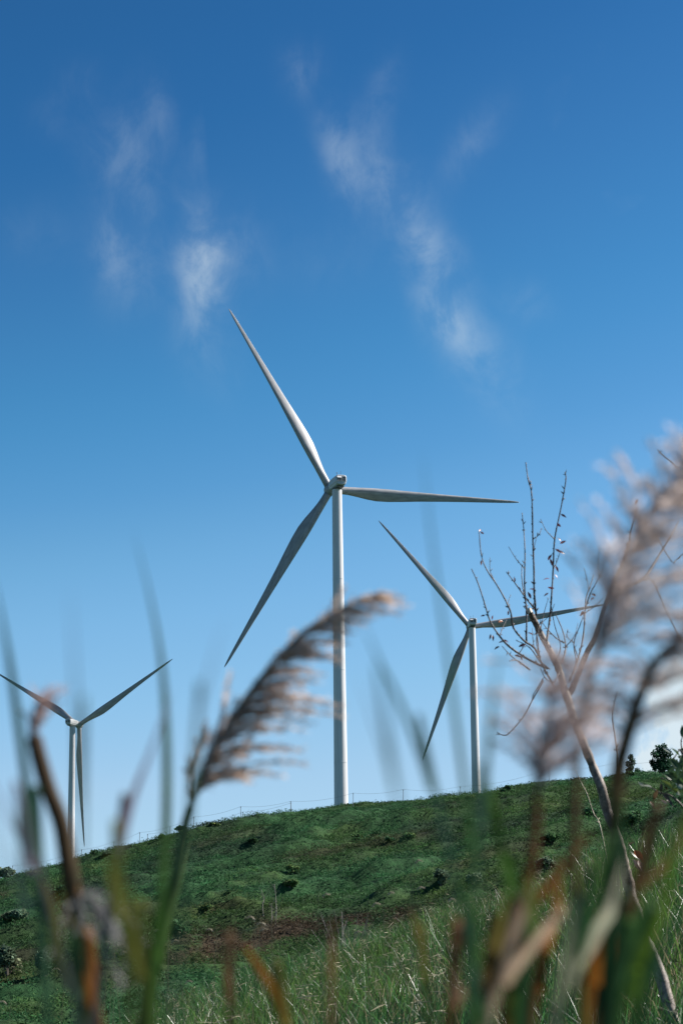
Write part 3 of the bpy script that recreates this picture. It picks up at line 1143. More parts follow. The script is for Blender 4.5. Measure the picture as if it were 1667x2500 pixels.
TR = [(1690, 2560), (1646, 2500), (1613, 2386), (1590, 2326), (1568, 2276), (1549, 2215), (1535, 2165), (1519, 2094), (1502, 2033), (1480, 1977),
      (1466, 1920), (1448, 1876), (1423, 1812), (1404, 1768), (1389, 1719), (1376, 1680), (1365, 1640), (1350, 1605), (1324, 1556), (1306, 1520), (1292, 1493)]
limb('trunk', TR, 15.5, 7.0, BARKC, spurs=10, sides=12)
# sawn-off pale end
b = MB()
e0, e1 = at(1293.5, 1497, SH_D), at(1289.5, 1487, SH_D)
b.tube([e0 - foot, e1 - foot, e1 - foot + (e1 - e0) * .15], [7.6 * PXM, 6.6 * PXM, 4.5 * PXM], 10, (.62, .56, .46))
b.build('cut_end', M_BARK, shrub)
limb('branch', [(1380, 1700), (1397, 1680), (1431, 1595), (1452, 1554), (1475, 1480), (1495, 1427), (1521, 1370), (1533, 1325)], 7.5, 4.5, (.10, .085, .08), -.5, 5, sides=9)
limb('branch', [(1521, 1370), (1534, 1338), (1536, 1310), (1541, 1285), (1556, 1240)], 4.0, 1.6, TWIGC, -.2, 5)
limb('branch', [zp(1090, 952), zp(1180, 925), zp(1290, 870), zp(1360, 780), zp(1420, 680), zp(1480, 580), zp(1535, 480)], 5.0, 1.6, TWIGC, .3, 6)
for P, r0, r1, sp in [
    ([zp(575, 1110), zp(562, 950), zp(560, 800), zp(553, 600), zp(545, 300), zp(520, 190), zp(505, 80)], 3.4, 1.5, 26),
    ([zp(645, 1300), zp(665, 1150), zp(678, 1000), zp(690, 800), zp(700, 600), zp(740, 400), zp(775, 205), zp(770, 150)], 3.4, 1.5, 26),
    ([zp(510, 1290), zp(510, 1100), zp(497, 900), zp(500, 700), zp(492, 540), zp(480, 420)], 2.8, 1.3, 14),
    ([zp(600, 1400), zp(560, 1330), zp(490, 1280), zp(420, 1190), zp(400, 1080), zp(330, 940), zp(240, 800), zp(205, 700), zp(190, 545)], 3.6, 1.4, 12),
    ([zp(650, 1470), zp(560, 1430), zp(460, 1370), zp(380, 1310), zp(320, 1240), zp(265, 1150), zp(230, 1040), zp(185, 900), zp(140, 800)], 4.2, 1.5, 12),
    ([zp(575, 1080), zp(510, 1000), zp(440, 905), zp(375, 820)], 3.0, 1.3, 10),
    ([zp(515, 1070), zp(490, 950), zp(478, 850), zp(480, 770)], 2.2, 1.2, 5),
    ([zp(665, 1475), zp(600, 1420), zp(530, 1330), zp(440, 1280)], 2.6, 1.2, 6),
    ([zp(530, 1478), zp(480, 1440), zp(440, 1415), zp(395, 1420)], 3.6, 1.3, 6),
    ([zp(440, 1415), zp(390, 1370), zp(345, 1320)], 2.0, 1.0, 3),
    ([zp(730, 1465), zp(760, 1400), zp(775, 1330), zp(755, 1220), zp(705, 1100)], 3.2, 1.4, 6),
    ([zp(765, 1300), zp(710, 1265), zp(655, 1210), zp(600, 1140)], 2.2, 1.0, 4),
    ([zp(800, 1560), zp(850, 1430), zp(890, 1270), zp(905, 1080), zp(915, 980), zp(945, 900), zp(960, 840)], 3.2, 1.2, 10),
    ([zp(905, 1080), zp(930, 990), zp(975, 900), zp(1035, 790)], 2.4, 1.0, 8),
    ([zp(850, 1430), zp(830, 1300), zp(870, 1180), zp(900, 1100)], 2.0, 1.0, 6),
    ([zp(1300, 880), zp(1350, 870), zp(1400, 960), zp(1450, 1080), zp(1500, 1180), zp(1580, 1330)], 2.8, 1.6, 5),
    ([zp(1380, 570), zp(1415, 630), zp(1450, 690), zp(1492, 755)], 2.2, 1.4, 4),
    ([zp(1500, 760), zp(1540, 720), zp(1590, 680)], 2.0, 1.2, 2),
    ([zp(1395, -5), zp(1440, 40), zp(1500, 90), zp(1590, 190)], 1.6, 2.6, 3),
    ([zp(700, 1600), zp(640, 1490), zp(600, 1400), zp(580, 1250), zp(555, 1150)], 3.4, 1.5, 8),
    ([zp(620, 1540), zp(590, 1590), zp(560, 1640), zp(545, 1690)], 2.0, 1.0, 4),
    ([(1326, 1661), (1301, 1705), (1277, 1749), (1242, 1790), (1228, 1795), (1213, 1788)], 2.4, 1.4, 4),
    ([(1365, 1640), (1350, 1665), (1330, 1655), (1318, 1630)], 2.2, 1.2, 4),
    ([zp(690, 1450), zp(740, 1330), zp(700, 1180), zp(675, 1040)], 2.0, .9, 6),
    ([zp(600, 1230), zp(630, 1090), zp(660, 990)], 1.6, .8, 3),
]:
    limb('twig', P, r0, r1, TWIGC, rng.normal(0, .25), sp)

for bx, by in [zp(560, 800), zp(553, 600), zp(690, 800), zp(700, 600), zp(500, 800), zp(400, 1080), zp(300, 890), zp(460, 1370), zp(330, 1250), zp(770, 1330), zp(900, 1100), zp(600, 1400), zp(640, 1300), zp(560, 1330),
               zp(700, 1450), zp(590, 1180), zp(860, 1400), zp(930, 950), zp(830, 1300), zp(1000, 860)]:
    a_ = math.pi / 2 + rng.normal(0, .55)
    l_ = rng.uniform(35, 80)
    c_, s__ = math.cos(a_) * l_, -math.sin(a_) * l_
    limb('twig', [(bx, by), (bx + c_ * .5 + rng.normal(0, 4), by + s__ * .5), (bx + c_ * .8, by + s__ * 1.1)], 1.5, .8, TWIGC, 0, 4)

# red leaves: folded ovals on short stalks
lb = MB()
ts = np.linspace(0, 1, 7)
lb.ribbon(np.stack([ts, np.zeros(7), .18 * ts - .28 * ts ** 2], 1), np.array([.03, .22, .34, .36, .28, .15, .01]), (0, 1, 0), .35)
LEAF_COLS = {'red': (.32, .060, .045), 'wine': (.13, .040, .045), 'orange': (.42, .14, .05), 'green': (.045, .085, .03), 'lime': (.20, .26, .06), 'pale': (.42, .44, .36), 'rust': (.34, .10, .035), 'pink': (.50, .36, .30), 'brown': (.10, .065, .035)}
LEAF_ME = {}
for k_, c_ in LEAF_COLS.items():
    lb.C = [np.broadcast_to(np.array(c_), (len(lb.V[0]), 3))]
    LEAF_ME[k_] = lb.mesh('leaf', M_LEAF, True)


def leaf(px, py, size_px, kind, parent, org, d=SH_D, ang=None):
    """leaf at survey pixel, size in pixels, pointing at angle ang (0 = right, counter-clockwise)"""
    p = at(px, py, d)
    a = rng.uniform(0, 2 * math.pi) if ang is None else ang
    X_ = Vector((math.cos(a), rng.normal(0, .35), math.sin(a))).normalized()
    up = Vector((rng.normal(0, .4), -1 + rng.normal(0, .4), rng.normal(.3, .4)))
    Z_ = (up - X_ * up.dot(X_)).normalized()
    Y_ = Z_.cross(X_)
    o_ = link('leaf', LEAF_ME[kind], parent)
    s_ = size_px * d / FPX
    M_ = Matrix((X_ * s_, Y_ * s_, Z_ * s_)).transposed().to_4x4()
    M_.translation = Vector(tuple(p - org))
    o_.matrix_local = M_
    return o_


for zx, zy, k_ in [(190, 545, 'orange'), (198, 548, 'red'), (735, 628, 'red'), (742, 690, 'red'), (722, 680, 'wine'), (655, 742, 'wine'), (668, 730, 'wine'), (705, 778, 'red'),
                   (697, 835, 'red'), (668, 866, 'red'), (660, 962, 'wine'), (697, 930, 'wine'), (232, 1112, 'wine'), (285, 1112, 'wine'), (320, 1160, 'orange'), (268, 1238, 'wine'),
                   (280, 1245, 'wine'), (345, 1280, 'red'), (355, 1290, 'red'), (328, 1322, 'wine'), (430, 1380, 'wine'), (482, 1378, 'wine'), (470, 1385, 'wine'), (457, 1326, 'wine'),
                   (552, 1242, 'red'), (385, 1112, 'wine'), (968, 992, 'red'), (978, 985, 'orange'), (880, 1118, 'orange'), (770, 1436, 'wine'), (742, 515, 'wine'), (740, 430, 'wine'),
                   (720, 590, 'wine'), (575, 945, 'wine'), (540, 1000, 'wine'), (430, 890, 'wine'), (455, 920, 'wine'), (205, 740, 'orange'), (1245, 365, 'red'), (910, 1090, 'red'), (560, 1250, 'wine')]:
    x_, y_ = zp(zx, zy)
    leaf(x_, y_, rng.uniform(12, 21), k_, shrub, foot)
for x_, y_, s_, k_, a_ in [(1524, 2088, 28, 'pale', -1.2), (1537, 2078, 34, 'green', -.7), (1548, 2076, 44, 'rust', -1.1), (1544, 2098, 40, 'pink', -.9), (1556, 2100, 30, 'pink', -1.3), (1532, 2066, 22, 'brown', .6)]:
    leaf(x_, y_, s_, k_, shrub, foot, ang=a_)

# thin upright twig and pale stalk standing by the shrub
g_ = at(1512, 2300, 17.0)
g_[2] = float(Z(g_[0], g_[1]))
tw_ = empty('thin_twig', g_, 'thin dark upright twig rising beside the brown reed stem on the right', 'twig')
limb('stem', [(1512, 2400), (1507, 2000), (1505, 1870), (1505, 1840), (1499, 1790), (1494, 1750), (1499, 1715), (1505, 1690)], 3.4, 1.4, TWIGC, 0, 10, tw_, np.array(g_), 17.0)
g_ = at(1470, 2250, 16.0)
g_[2] = float(Z(g_[0], g_[1]))
tw_ = empty('pale_stalk', g_, 'thin pale dry stalk curving up left of the leaning trunk', 'stalk')
limb('stem', [(1490, 2160), (1465, 2020), (1448, 1985), (1432, 1938), (1422, 1918), (1404, 1880)], 1.8, 1.0, (.42, .38, .27), 0, 3, tw_, np.array(g_), 16.0)

# leafy branch reaching in from the right edge
LD = 11.0
fl = at(1790, 2450, LD)
fl[2] = float(Z(fl[0], fl[1]))
lsh = empty('leafy_shrub', fl, 'green leafy shrub reaching in at the right edge below the round tree', 'shrub')
fl = np.array(fl)
for P, r0, r1 in [([(1790, 2450), (1760, 2250), (1720, 2050), (1690, 1900), (1660, 1830)], 8, 3), ([(1720, 2050), (1690, 1935), (1640, 1905), (1610, 1900)], 4, 1.6), ([(1690, 1900), (1665, 1832), (1648, 1845), (1640, 1862)], 3, 1.5),
                  ([(1735, 2110), (1680, 1990), (1640, 1945), (1610, 1935), (1580, 1918)], 4, 1.4), ([(1700, 1925), (1680, 1880), (1662, 1820), (1664, 1800)], 3, 1.4)]:
    limb('branch', P, r0, r1, (.12, .10, .08), 0, 4, lsh, fl, LD)
for i in range(70):
    x_, y_ = rng.normal(1666, 20), rng.normal(1884, 26)
    if x_ < 1625 and y_ < 1850:
        continue
    leaf(x_, y_, rng.uniform(20, 34), 'green', lsh, fl, LD + rng.normal(0, .3))
for x_, y_, s_, k_, a_ in [(1636, 1838, 26, 'pale', 2.4), (1648, 1846, 30, 'green', -2.2), (1664, 1802, 34, 'green', 1.5), (1668, 1820, 30, 'green', 1.0), (1590, 1922, 24, 'pale', 2.9), (1572, 1919, 20, 'pale', 2.6), (1640, 1925, 34, 'lime', 2.5), (1655, 1935, 28, 'lime', 2.7),
                           (1658, 1942, 24, 'pale', 2.3), (1668, 1928, 30, 'pale', 2.4), (1615, 1935, 36, 'brown', -.9), (1605, 1928, 30, 'brown', -2.0), (1585, 1955, 26, 'brown', -1.2), (1620, 1905, 26, 'brown', -1.3), (1628, 1962, 18, 'pink', 2.6), (1612, 1912, 24, 'brown', -1.6), (1624, 1950, 28, 'brown', -.8)]:
    leaf(x_, y_, s_, k_, lsh, fl, LD, a_)

# ------------------------------------------------------------------ foxtail grasses standing before the meadow, 9 to 14 m
FOX = [((490, 690), 'z'), ((500, 745), 'z'), ((565, 760), 'z'), ((650, 725), 'z'), ((660, 800), 'z'), ((740, 700), 'z'), ((772, 742), 'z'), ((960, 690), 'z'), ((1172, 690), 'z'), ((1202, 668), 'z'),
       ((1150, 640), 'z'), ((1452, 534), 'z'), ((455, 900), 'z'), ((540, 795), 'z'), ((32, 1018), 'z'), ((275, 872), 'z'), ((835, 925), 'z'), ((265, 515), 'y'), ((385, 374), 'y'), ((395, 492), 'y'), ((118, 688), 'y'), ((195, 566), 'y'), ((530, 545), 'y')]
FOXLAB = ['pale foxtail grass head, high and thin, left of the tall green reed', 'pale foxtail head lower left of the green reed', 'short foxtail head just left of the green reed', 'foxtail head beside the green reed stem',
          'foxtail head close under the reed stem', 'curved foxtail head in front of the dark round bush', 'foxtail head under the dark round bush', 'foxtail head over the rusty strip left of centre', 'bright foxtail head above the rusty strip',
          'tilted foxtail head beside the bright one', 'faint tall foxtail head above the bright one', 'small white foxtail head on the slope under the main tower', 'pale foxtail head low by the brown reed on the left', 'arched foxtail head right of the grey plume',
          'foxtail head at the lower left edge', 'foxtail head left of the orange leaf base', 'low foxtail head among the meadow stems', 'white foxtail head right of centre over the dark grass', 'tall foxtail head over the meadow edge, right of centre',
          'nodding foxtail head above the meadow, right of centre', 'cluster foxtail head by the leafless bush', 'foxtail head over the rusty strip right of the leafless bush', 'foxtail head among the meadow tops under the second turbine']
for ((zx, zy), v_), lab in zip(FOX, FOXLAB):
    px, py = (zx / 1.8447, 1900 + zy / 1.8447) if v_ == 'z' else (800 + zx / 1.8085, 1900 + zy / 1.8085)
    d = rng.uniform(9, 14)
    tip = at(px, py, d)
    gx = tip[0] + rng.normal(.0, .06)
    g_ = np.array([gx, d, float(Z(gx, d))])
    o_ = empty('foxtail_grass', g_, lab, 'grass', 'foxtail grasses before the meadow')
    sgn_ = rng.choice([-1, 1])
    l = rng.uniform(.022, .038)
    P = smooth_path([(0, 0, -.03), (tip[0] - gx) * .5 * np.array([1, 0, 0]) + [0, 0, (tip[2] - g_[2]) * .55], tip - g_ - [sgn_ * .02, 0, .03], tip - g_], 6)
    b = MB()
    b.tube(P, np.linspace(.0016, .001, len(P)), 5, (.20, .20, .10))
    b.build('stem', M_STRAW, o_)
    hp = smooth_path([tip - g_, tip - g_ + [sgn_ * l * .5, 0, l * .42], tip - g_ + [sgn_ * l * 1.2, 0, l * .30]], 6)
    b = MB()
    b.tube(hp, .0028 * np.sin(np.linspace(.5, 2.9, len(hp))) + .0008, 7, (.42, .36, .25))
    nb = 50
    kk = rng.integers(0, len(hp), nb)
    dd = rng.normal(size=(nb, 3))
    dd /= np.linalg.norm(dd, axis=1)[:, None]
    for i in range(nb):
        b.ribbon([hp[kk[i]], hp[kk[i]] + dd[i] * .003, hp[kk[i]] + dd[i] * .006 + [sgn_ * .003, 0, 0]], [.0012, .0009, .0004], (0, .3, 1), .2, (.50, .44, .32))
    b.build('head', M_STRAW, o_)

# ------------------------------------------------------------------ blurred reeds and blades close to the lens, 0.8 to 3 m


G_SKY, G_LOW = 'tall blurred blades against the sky', 'blurred grass blades across the lower picture'


def to_ground(P3):
    """lengthen a stem downwards from its lowest surveyed point to the ground"""
    e, t = P3[-1], P3[-1] - P3[-2]
    t = t / (abs(t[2]) + 1e-6)
    zg = .16
    h = e[2] - zg
    if h <= .02:
        return P3
    sx = np.clip(t[0], -.5, .5)
    return np.concatenate([P3, [[e[0] + sx * h * .35, e[1] + .02, e[2] - h * .5], [e[0] + sx * h * .5, e[1] + .05, zg]]])


def blade(P, d, w0, w1, cols, lab, disp=True, dd=0.0, group=None):
    """P from the tip downwards; w0 near the tip, w1 lower, in mm; cols from tip to base"""
    k_ = K if disp else 1.0
    P = [(P[0][0] + (P[0][0] - P[1][0]) * .7, P[0][1] + (P[0][1] - P[1][1]) * .7)] + list(P)
    n = len(P)
    Q = np.array([at(x * k_, y * k_, d + dd * i / max(n - 1, 1)) for i, (x, y) in enumerate(P)])
    Q = smooth_path(to_ground(Q), 6)
    n = len(Q)
    s = np.linspace(0, 1, n)
    w = (w0 + (w1 - w0) * np.clip(s * 2, 0, 1)) * .001 * np.clip(s / (.42 if group == G_SKY else .24), .02, 1) ** 1.1
    cc = np.array(cols, float)
    col = np.stack([np.interp(s, np.linspace(0, 1, len(cc)), cc[:, i]) for i in range(3)], 1)
    b_ = MB()
    org = Q[-1]
    b_.ribbon(Q - org, w, (1, rng.normal(0, .25), 0), rng.uniform(.25, .5), col)
    ob = b_.build('grass_blade', M_BLADE, None, True, None)
    ob.location = Vector(tuple(org))
    tag(ob, lab, 'grass', group)
    return ob


GRN, DGRN, LGRN, TEAL = (.045, .105, .022), (.022, .060, .024), (.085, .160, .022), (.050, .110, .085)
MAUVE, ORG, RUST, TAN, PALE, OLIVE, BRN = (.20, .17, .22), (.20, .078, .014), (.11, .046, .016), (.34, .25, .165), (.30, .30, .21), (.13, .135, .028), (.105, .062, .030)
for a_ in [
    ([(-4, 1370), (12, 1450), (30, 1560), (62, 1800), (85, 1960), (97, 2070)], 1.2, 5, 7, [TEAL, TEAL, GRN], 'broad blue green blade rising at the left edge beside the far turbine', G_SKY),
    ([(-15, 1800), (40, 1915), (75, 2000), (118, 2100)], 1.0, 2.6, 3.2, [MAUVE, MAUVE, OLIVE], 'mauve blade slanting across the lower left corner of the sky', G_SKY),
    ([(-25, 1860), (20, 1985), (60, 2090), (90, 2200)], .9, 1.8, 2.2, [MAUVE, TEAL, GRN], 'faint blade under the mauve one at the left edge', G_SKY),
    ([(165, 1420), (172, 1540), (178, 1680), (183, 1850), (186, 2000)], .75, 1.6, 2, [MAUVE, TEAL, GRN], 'very faint upright blade above the far left turbine', G_SKY),
    ([(322, 1275), (345, 1370), (366, 1480), (379, 1600), (384, 1760), (382, 1900), (374, 2060), (362, 2200), (345, 2352)], 1.25, 4.0, 7.5, [TEAL, (.07, .12, .06), GRN, GRN], 'tall green blade crossing the right blade tip of the far left turbine', G_SKY),
    ([(378, 1640), (345, 1730), (308, 1825), (285, 1910), (268, 1990), (252, 2100)], 1.15, 4, 6.0, [MAUVE, MAUVE, OLIVE], 'mauve blade bending left beside the tall green one', G_SKY),
    ([(496, 1490), (464, 1605), (452, 1695), (442, 1800), (430, 1950)], .8, 2, 2.5, [MAUVE, TEAL, GRN], 'faint thin blade just left of the central plume', G_SKY),
    ([(845, 1460), (872, 1520), (907, 1590), (948, 1687), (990, 1815), (1030, 1960)], 1.0, 3.4, 3.6, [TEAL, TEAL, TEAL, GRN], 'blue green blade leaning left between the two right turbines', G_SKY),
    ([(975, 1090), (985, 1189), (1007, 1359), (1031, 1534), (1049, 1672), (1067, 1811), (1085, 1960), (1096, 2110), (1098, 2352)], 1.05, 3.0, 4.0, [TEAL, TEAL, GRN, GRN], 'long faint blade passing before the upper blade of the second turbine', G_SKY),
    ([(1146, 1500), (1136, 1570), (1127, 1640), (1118, 1741), (1105, 1900), (1088, 2100)], .95, 3, 4, [TEAL, TEAL, GRN], 'short blue green blade right of the second tower', G_SKY),
    ([(835, 1580), (860, 1650), (887, 1732), (905, 1811), (930, 1950)], .7, 1.3, 1.8, [MAUVE, TEAL, GRN], 'barely visible thin blade right of the main tower', G_SKY),
    # left lower
    ([(89, 2003), (112, 2060), (125, 2112), (133, 2175), (141, 2216), (177, 2290), (190, 2400)], 1.3, 6, 9, [RUST, OLIVE, DGRN, GRN], 'rust tipped green blade left of the brown reed stalk', G_LOW),
    ([(150, 2080), (168, 2150), (178, 2200), (188, 2270)], 1.4, 4, 5, [OLIVE, RUST, BRN], 'short rusty leaf between the green blade and the grey plume', G_LOW),
    ([(190, 2230), (200, 2270), (212, 2310), (224, 2360)], 1.4, 6, 8, [RUST, ORG, ORG], 'orange reed leaf at the bottom left', G_LOW),
    ([(300, 2080), (306, 2170), (326, 2250), (338, 2360)], 1.1, 4, 5, [OLIVE, OLIVE, GRN], 'faint olive blade left of the tall green one near the bottom', G_LOW),
    ([(255, 1990), (262, 2050), (275, 2110), (290, 2200)], 1.0, 3, 4, [OLIVE, OLIVE, GRN], 'faint yellow green blade over the left slope', G_LOW),
    # centre lower
    ([(574, 2190), (602, 2231), (627, 2276), (655, 2352), (672, 2420)], 1.5, 6, 7, [ORG, ORG, OLIVE, OLIVE], 'orange tipped yellow green blade at the bottom centre', G_LOW),
    ([(764, 2180), (762, 2250), (760, 2360)], 1.4, 3.5, 4, [BRN, BRN, BRN], 'upright brown blade at the bottom below the main tower', G_LOW),
    ([(520, 2240), (526, 2300), (530, 2370)], 1.4, 4, 5, [RUST, BRN, BRN], 'short brown blade left of the orange tipped one', G_LOW),
    ([(950, 2120), (968, 2170), (975, 2250), (985, 2370)], 1.4, 4, 5.5, [ORG, OLIVE, OLIVE], 'yellow green blade with an orange tip right of centre', G_LOW),
    ([(1055, 2280), (1040, 2310), (1030, 2370)], 1.2, 7, 8, [TAN, RUST, OLIVE], 'pale brown leaf end at the bottom below the second turbine', G_LOW),
    ([(1064, 2060), (1070, 2140), (1085, 2250), (1086, 2380)], 1.2, 4, 6, [GRN, DGRN, DGRN], 'dark green blade at the bottom under the second tower', G_LOW),
    # right lower
    ([(1120, 1800), (1134, 1865), (1153, 1943), (1174, 2036), (1180, 2130), (1182, 2250)], 1.15, 5, 6, [LGRN, GRN, GRN, DGRN], 'green blade arching right beneath the second tower', G_LOW),
    ([(1335, 1935), (1289, 1990), (1261, 2025), (1237, 2059), (1205, 2117), (1180, 2220)], 1.2, 6, 7, [BRN, RUST, ORG, RUST], 'broad orange leaf slanting down left in the lower right', G_LOW),
    ([(1282, 2000), (1279, 2086), (1267, 2135), (1249, 2202), (1237, 2278), (1219, 2352)], 1.3, 5, 6, [BRN, ORG, RUST, BRN], 'brown orange blade right of the red brown stalk', G_LOW),
    ([(1290, 2085), (1274, 2111), (1237, 2153), (1197, 2202), (1158, 2263), (1120, 2352)], 1.08, 4.8, 5.6, [(.42, .31, .22), (.46, .34, .24), (.42, .31, .22), OLIVE], 'pale tan dry blade slanting left at the lower right', G_LOW),
    ([(1420, 2015), (1402, 2086), (1377, 2126), (1353, 2172), (1323, 2217), (1301, 2278), (1279, 2352)], 1.05, 4.8, 6.5, [(.38, .38, .28), (.40, .40, .29), PALE, DGRN], 'wide pale grey green blade slanting left at the lower right', G_LOW),
    ([(1462, 2020), (1453, 2056), (1434, 2117), (1410, 2172), (1389, 2202), (1365, 2263), (1343, 2352)], 1.25, 6, 7.5, [RUST, ORG, ORG, ORG], 'bright orange blade beside the leaning trunk near the bottom', G_LOW),
    ([(1560, 1900), (1543, 1966), (1532, 2017), (1517, 2081), (1498, 2141), (1456, 2232), (1411, 2352)], 1.1, 4.4, 6.0, [GRN, LGRN, LGRN, DGRN], 'bright green wide blade in the lower right corner', G_LOW),
    ([(1395, 1930), (1383, 1983), (1370, 2065), (1350, 2135), (1328, 2202), (1300, 2300)], 1.0, 3.2, 4, [GRN, DGRN, DGRN], 'dark green blade left of the pale grey one', G_LOW),
    ([(1488, 2040), (1468, 2099), (1441, 2187), (1419, 2263), (1402, 2360)], 1.0, 4, 5.5, [GRN, DGRN, DGRN], 'wide dark green blade right of the orange one', G_LOW),
    ([(1575, 1880), (1556, 1940), (1517, 1990), (1471, 2038), (1440, 2110)], 1.2, 5, 6, [GRN, BRN, BRN, OLIVE], 'dark brown blade sloping left from the right edge', G_LOW),
    ([(1590, 2030), (1560, 2100), (1520, 2170), (1490, 2260), (1470, 2370)], 1.1, 3.5, 5, [DGRN, DGRN, DGRN], 'deep green blade at the lower right edge', G_LOW),
    ([(1470, 2250), (1466, 2300), (1468, 2370)], 1.2, 7, 8, [LGRN, GRN, GRN], 'short bright green blade at the bottom right', G_LOW),
    ([(1415, 1800), (1418, 1870), (1422, 1960), (1405, 2060), (1390, 2200)], 1.2, 5, 6.5, [BRN, DGRN, DGRN, GRN], 'dark green blade behind the leaning trunk', G_LOW),
    ([(1215, 2040), (1222, 2120), (1218, 2200), (1200, 2360)], 1.1, 5, 7, [OLIVE, DGRN, DGRN], 'dark olive blade among the orange ones', G_LOW),
    ([(1150, 2110), (1130, 2200), (1120, 2290), (1100, 2380)], 1.15, 6, 8, [OLIVE, BRN, OLIVE], 'olive brown blade left of the tan one', G_LOW),
]:
    P, d, w0, w1, cols, lab, grp = a_
    kd = 1.0 if grp == G_SKY else .95
    blade(P, d * kd, w0 * kd * (.62 if grp == G_SKY else .85), w1 * kd * (.66 if grp == G_SKY else .80), cols, lab, True, .05, grp)


def reed(stem_pts, d, r_mm, scol, lab, axis_pts=None, nrac=40, rlen=(.05, .11), wind=(.8, .1, -.35), both=0.0, pcol=(.27, .21, .20), dens=46, dd=0.0, along=.8, lw=(-.5, .1, .1), axk=.5, acol=None):
    """stem_pts from the ground end up to the plume; axis_pts continues through the plume; survey pixels"""
    S3 = [at(x, y, d) for x, y in stem_pts]
    low = to_ground(np.array(S3[::-1]))[::-1]
    Q = smooth_path(low, 6)
    g0 = Q[0].copy()
    o_ = empty('reed_grass', g0, lab, 'reed', 'plumed reeds close to the camera')
    b_ = MB()
    n = len(Q)
    R = np.linspace(r_mm, r_mm * .82, n) * .001
    cc = np.array(scol, float)
    col = np.stack([np.interp(np.linspace(0, 1, n), np.linspace(0, 1, len(cc)), cc[:, i]) for i in range(3)], 1)
    b_.tube(Q - g0, R, 8, col)
    b_.build('stem', M_BLADE, o_, True)
    if not axis_pts:
        return o_
    A = smooth_path([at(x, y, d + dd * i / len(axis_pts)) for i, (x, y) in enumerate(axis_pts)], 8)
    b_ = MB()
    b_.tube(A - g0, np.linspace(r_mm * axk, r_mm * axk * .3, len(A)) * .001, 7, np.array(acol or scol[-1]))
    pl = b_.build('plume', M_PLUME, o_, True)
    T = np.gradient(A, axis=0)
    T /= np.linalg.norm(T, axis=1)[:, None]
    wind_ = np.array(wind, float)
    for i in range(nrac):
        s = .05 + .95 * rng.uniform()
        k_ = int(s * (len(A) - 1))
        p = A[k_]
        t = T[k_]
        o2 = rng.normal(size=3)
        o2 -= t * (o2 @ t)
        o2 /= np.linalg.norm(o2)
        w_ = wind_ * (1 if rng.uniform() > both else -.75) * np.array([1, 1, 1]) if both else wind_
        if both and w_[0] * wind_[0] < 0:
            w_ = np.array(lw)
        ln = rng.uniform(*rlen) * rng.choice([.55, .8, 1, 1.1]) * (1 - .68 * s)
        m_ = 7
        st = np.linspace(0, 1, m_)[:, None]
        dirn = t * along * rng.uniform(.75, 1.2) + o2 * rng.uniform(.1, .55)
        P = p + ln * (dirn * st * (1 - .45 * st) + w_ * st ** 1.5 * .9)
        b_ = MB()
        cbase = np.array(pcol) * rng.uniform(.75, 1.3)
        b_.tube(P - g0, np.linspace(.0009, .0004, m_), 4, cbase * .8, cap=False)
        nsp = int(dens * ln / .08)
        f = rng.uniform(.10, 1, nsp)
        c0 = np.stack([np.interp(f, st[:, 0], P[:, j]) for j in range(3)], 1)
        tt = np.gradient(P, axis=0)
        tt /= np.linalg.norm(tt, axis=1)[:, None]
        dv = np.stack([np.interp(f, st[:, 0], tt[:, j]) for j in range(3)], 1) + rng.normal(0, .45, (nsp, 3))
        dv /= np.linalg.norm(dv, axis=1)[:, None]
        sz = rng.uniform(.0045, .0085, nsp)[:, None]
        nn = np.cross(dv, rng.normal(size=(nsp, 3)))
        nn /= np.linalg.norm(nn, axis=1)[:, None]
        v = np.stack([c0, c0 + dv * sz * .5 + nn * .00055, c0 + dv * sz, c0 + dv * sz * .5 - nn * .00055], 1).reshape(-1, 3) - g0
        ii_ = np.arange(nsp)[:, None] * 4
        b_.add(v, [ii_ + [0, 1, 2, 3]], np.repeat(cbase * rng.uniform(.75, 1.45, (nsp, 1)), 4, 0))
        b_.build('raceme', M_PLUME, pl)
    return o_


def kx(*pts):
    return [(x * K, y * K) for x, y in pts]


# central plume, bowing to the right across the main tower
reed(kx((330, 2352), (350, 2235), (380, 2110), (408, 2000), (425, 1900), (438, 1852)), 1.9, 4.6, [GRN, GRN, (.07, .12, .04), (.12, .13, .075)],
     'reed with a large brown plume bowing right across the main tower',
     kx((438, 1852), (462, 1790), (505, 1700), (560, 1610), (625, 1525), (700, 1450), (775, 1402), (855, 1366)), 150, (.05, .115), (.60, .1, -.20), .09, (.68, .55, .46), 74, 0, .8, (.05, .1, .30), .6)
reed(kx((345, 2352), (365, 2235), (390, 2110), (415, 2000), (430, 1900), (436, 1850)), 1.95, 2.2, [GRN, GRN, GRN, OLIVE],
     'slim side stem with a small narrow spike left of the big plume', kx((436, 1850), (438, 1800), (452, 1740), (470, 1680)), 16, (.03, .045), (.1, 0, .3), 0, (.34, .27, .24), 90, 0, .9)
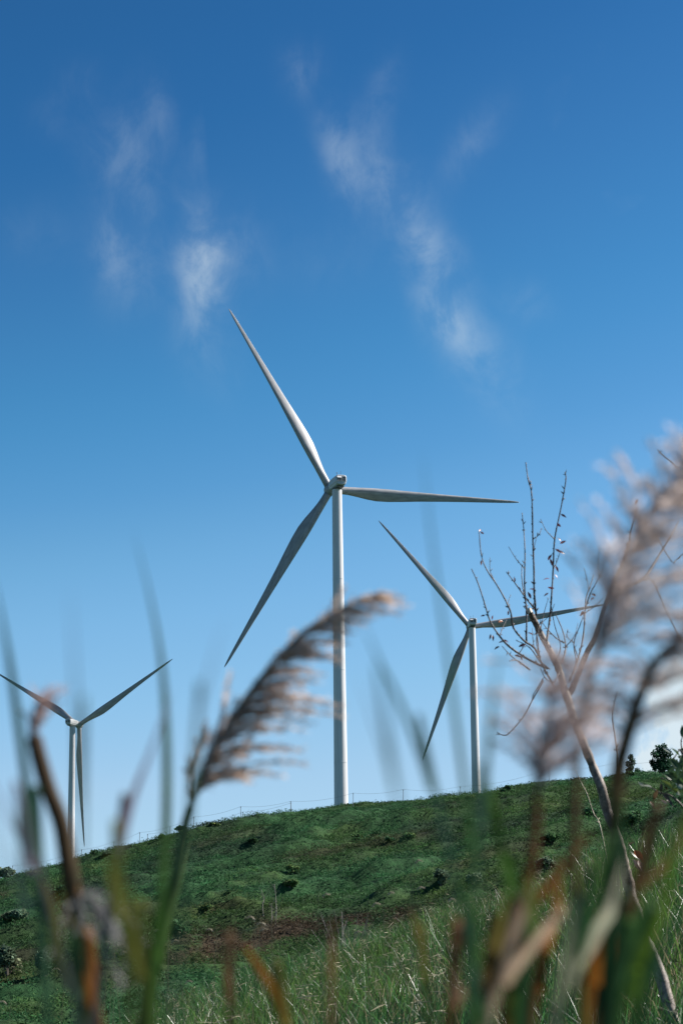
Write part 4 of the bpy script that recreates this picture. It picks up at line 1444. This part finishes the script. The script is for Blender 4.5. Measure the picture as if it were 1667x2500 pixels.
# big plume at the upper right
reed([(1420, 2500), (1415, 2300), (1400, 2100), (1405, 1900), (1420, 1760), (1440, 1660)], 1.22, 2.3, [DGRN, OLIVE, BRN, BRN],
     'tall reed with a huge mauve plume leaving the picture at the upper right',
     [(1440, 1660), (1470, 1540), (1505, 1420), (1562, 1290), (1612, 1221), (1667, 1152), (1730, 1070)], 130, (.06, .118), (.66, .1, .06), .40, (.68, .59, .55), 42, .1, .78, (-.32, .1, .34), 1.0, (.13, .11, .085))
# brown reed at the right with side streaming racemes
reed([(1470, 2500), (1490, 2250), (1500, 2000), (1510, 1880), (1516, 1847)], 1.28, 5.0, [DGRN, DGRN, BRN, (.13, .095, .045)],
     'thick brown reed stem with drooping plume near the right edge',
     [(1516, 1847), (1551, 1729), (1585, 1640), (1625, 1588), (1680, 1540), (1740, 1490)], 56, (.06, .13), (.78, .1, .08), .28, (.60, .50, .46), 52, 0, .4, (-.8, .1, -.05), .85)
# pinkish lower plume in front of the second tower's right side
reed([(1182, 2500), (1220, 2398), (1259, 2287), (1287, 2176), (1303, 2038), (1309, 1960)], 1.12, 2.7, [BRN, RUST, RUST, RUST],
     'red brown reed stalk with a pink blurred plume right of the second tower',
     [(1309, 1960), (1312, 1880), (1322, 1800), (1345, 1710), (1375, 1630)], 52, (.045, .085), (.66, .1, .22), .35, (.64, .53, .50), 48, 0, .6, (-.5, .1, .2))
# broken brown stalk at the left with a ragged top
reed([(230, 2500), (218, 2420), (203, 2350), (190, 2280), (178, 2180), (165, 2100), (150, 2010), (120, 1930), (98, 1855), (84, 1800)], 1.45, 5.9, [ORG, ORG, (.10, .050, .018), (.085, .055, .026), (.085, .055, .026), (.09, .056, .028), (.11, .068, .04)],
     'thick brown broken reed stalk with a ragged pinkish top at the left', [(84, 1800), (82, 1775), (90, 1745), (96, 1715)], 12, (.02, .045), (.45, .1, .3), .45, (.55, .40, .36), 60, 0, .8, (-.4, .1, .3))
# grey hanging seed head at the lower left
reed([(200, 2500), (194, 2400), (190, 2300), (192, 2220)], 1.3, 2.8, [OLIVE, OLIVE, BRN, (.12, .10, .08)],
     'reed with a grey hanging plume in front of the left slope', [(192, 2220), (195, 2195), (203, 2185), (216, 2196), (230, 2220)], 15, (.05, .10), (.40, .05, -.8), .3, (.42, .40, .40), 26, 0, .6, (-.25, .05, -.7))
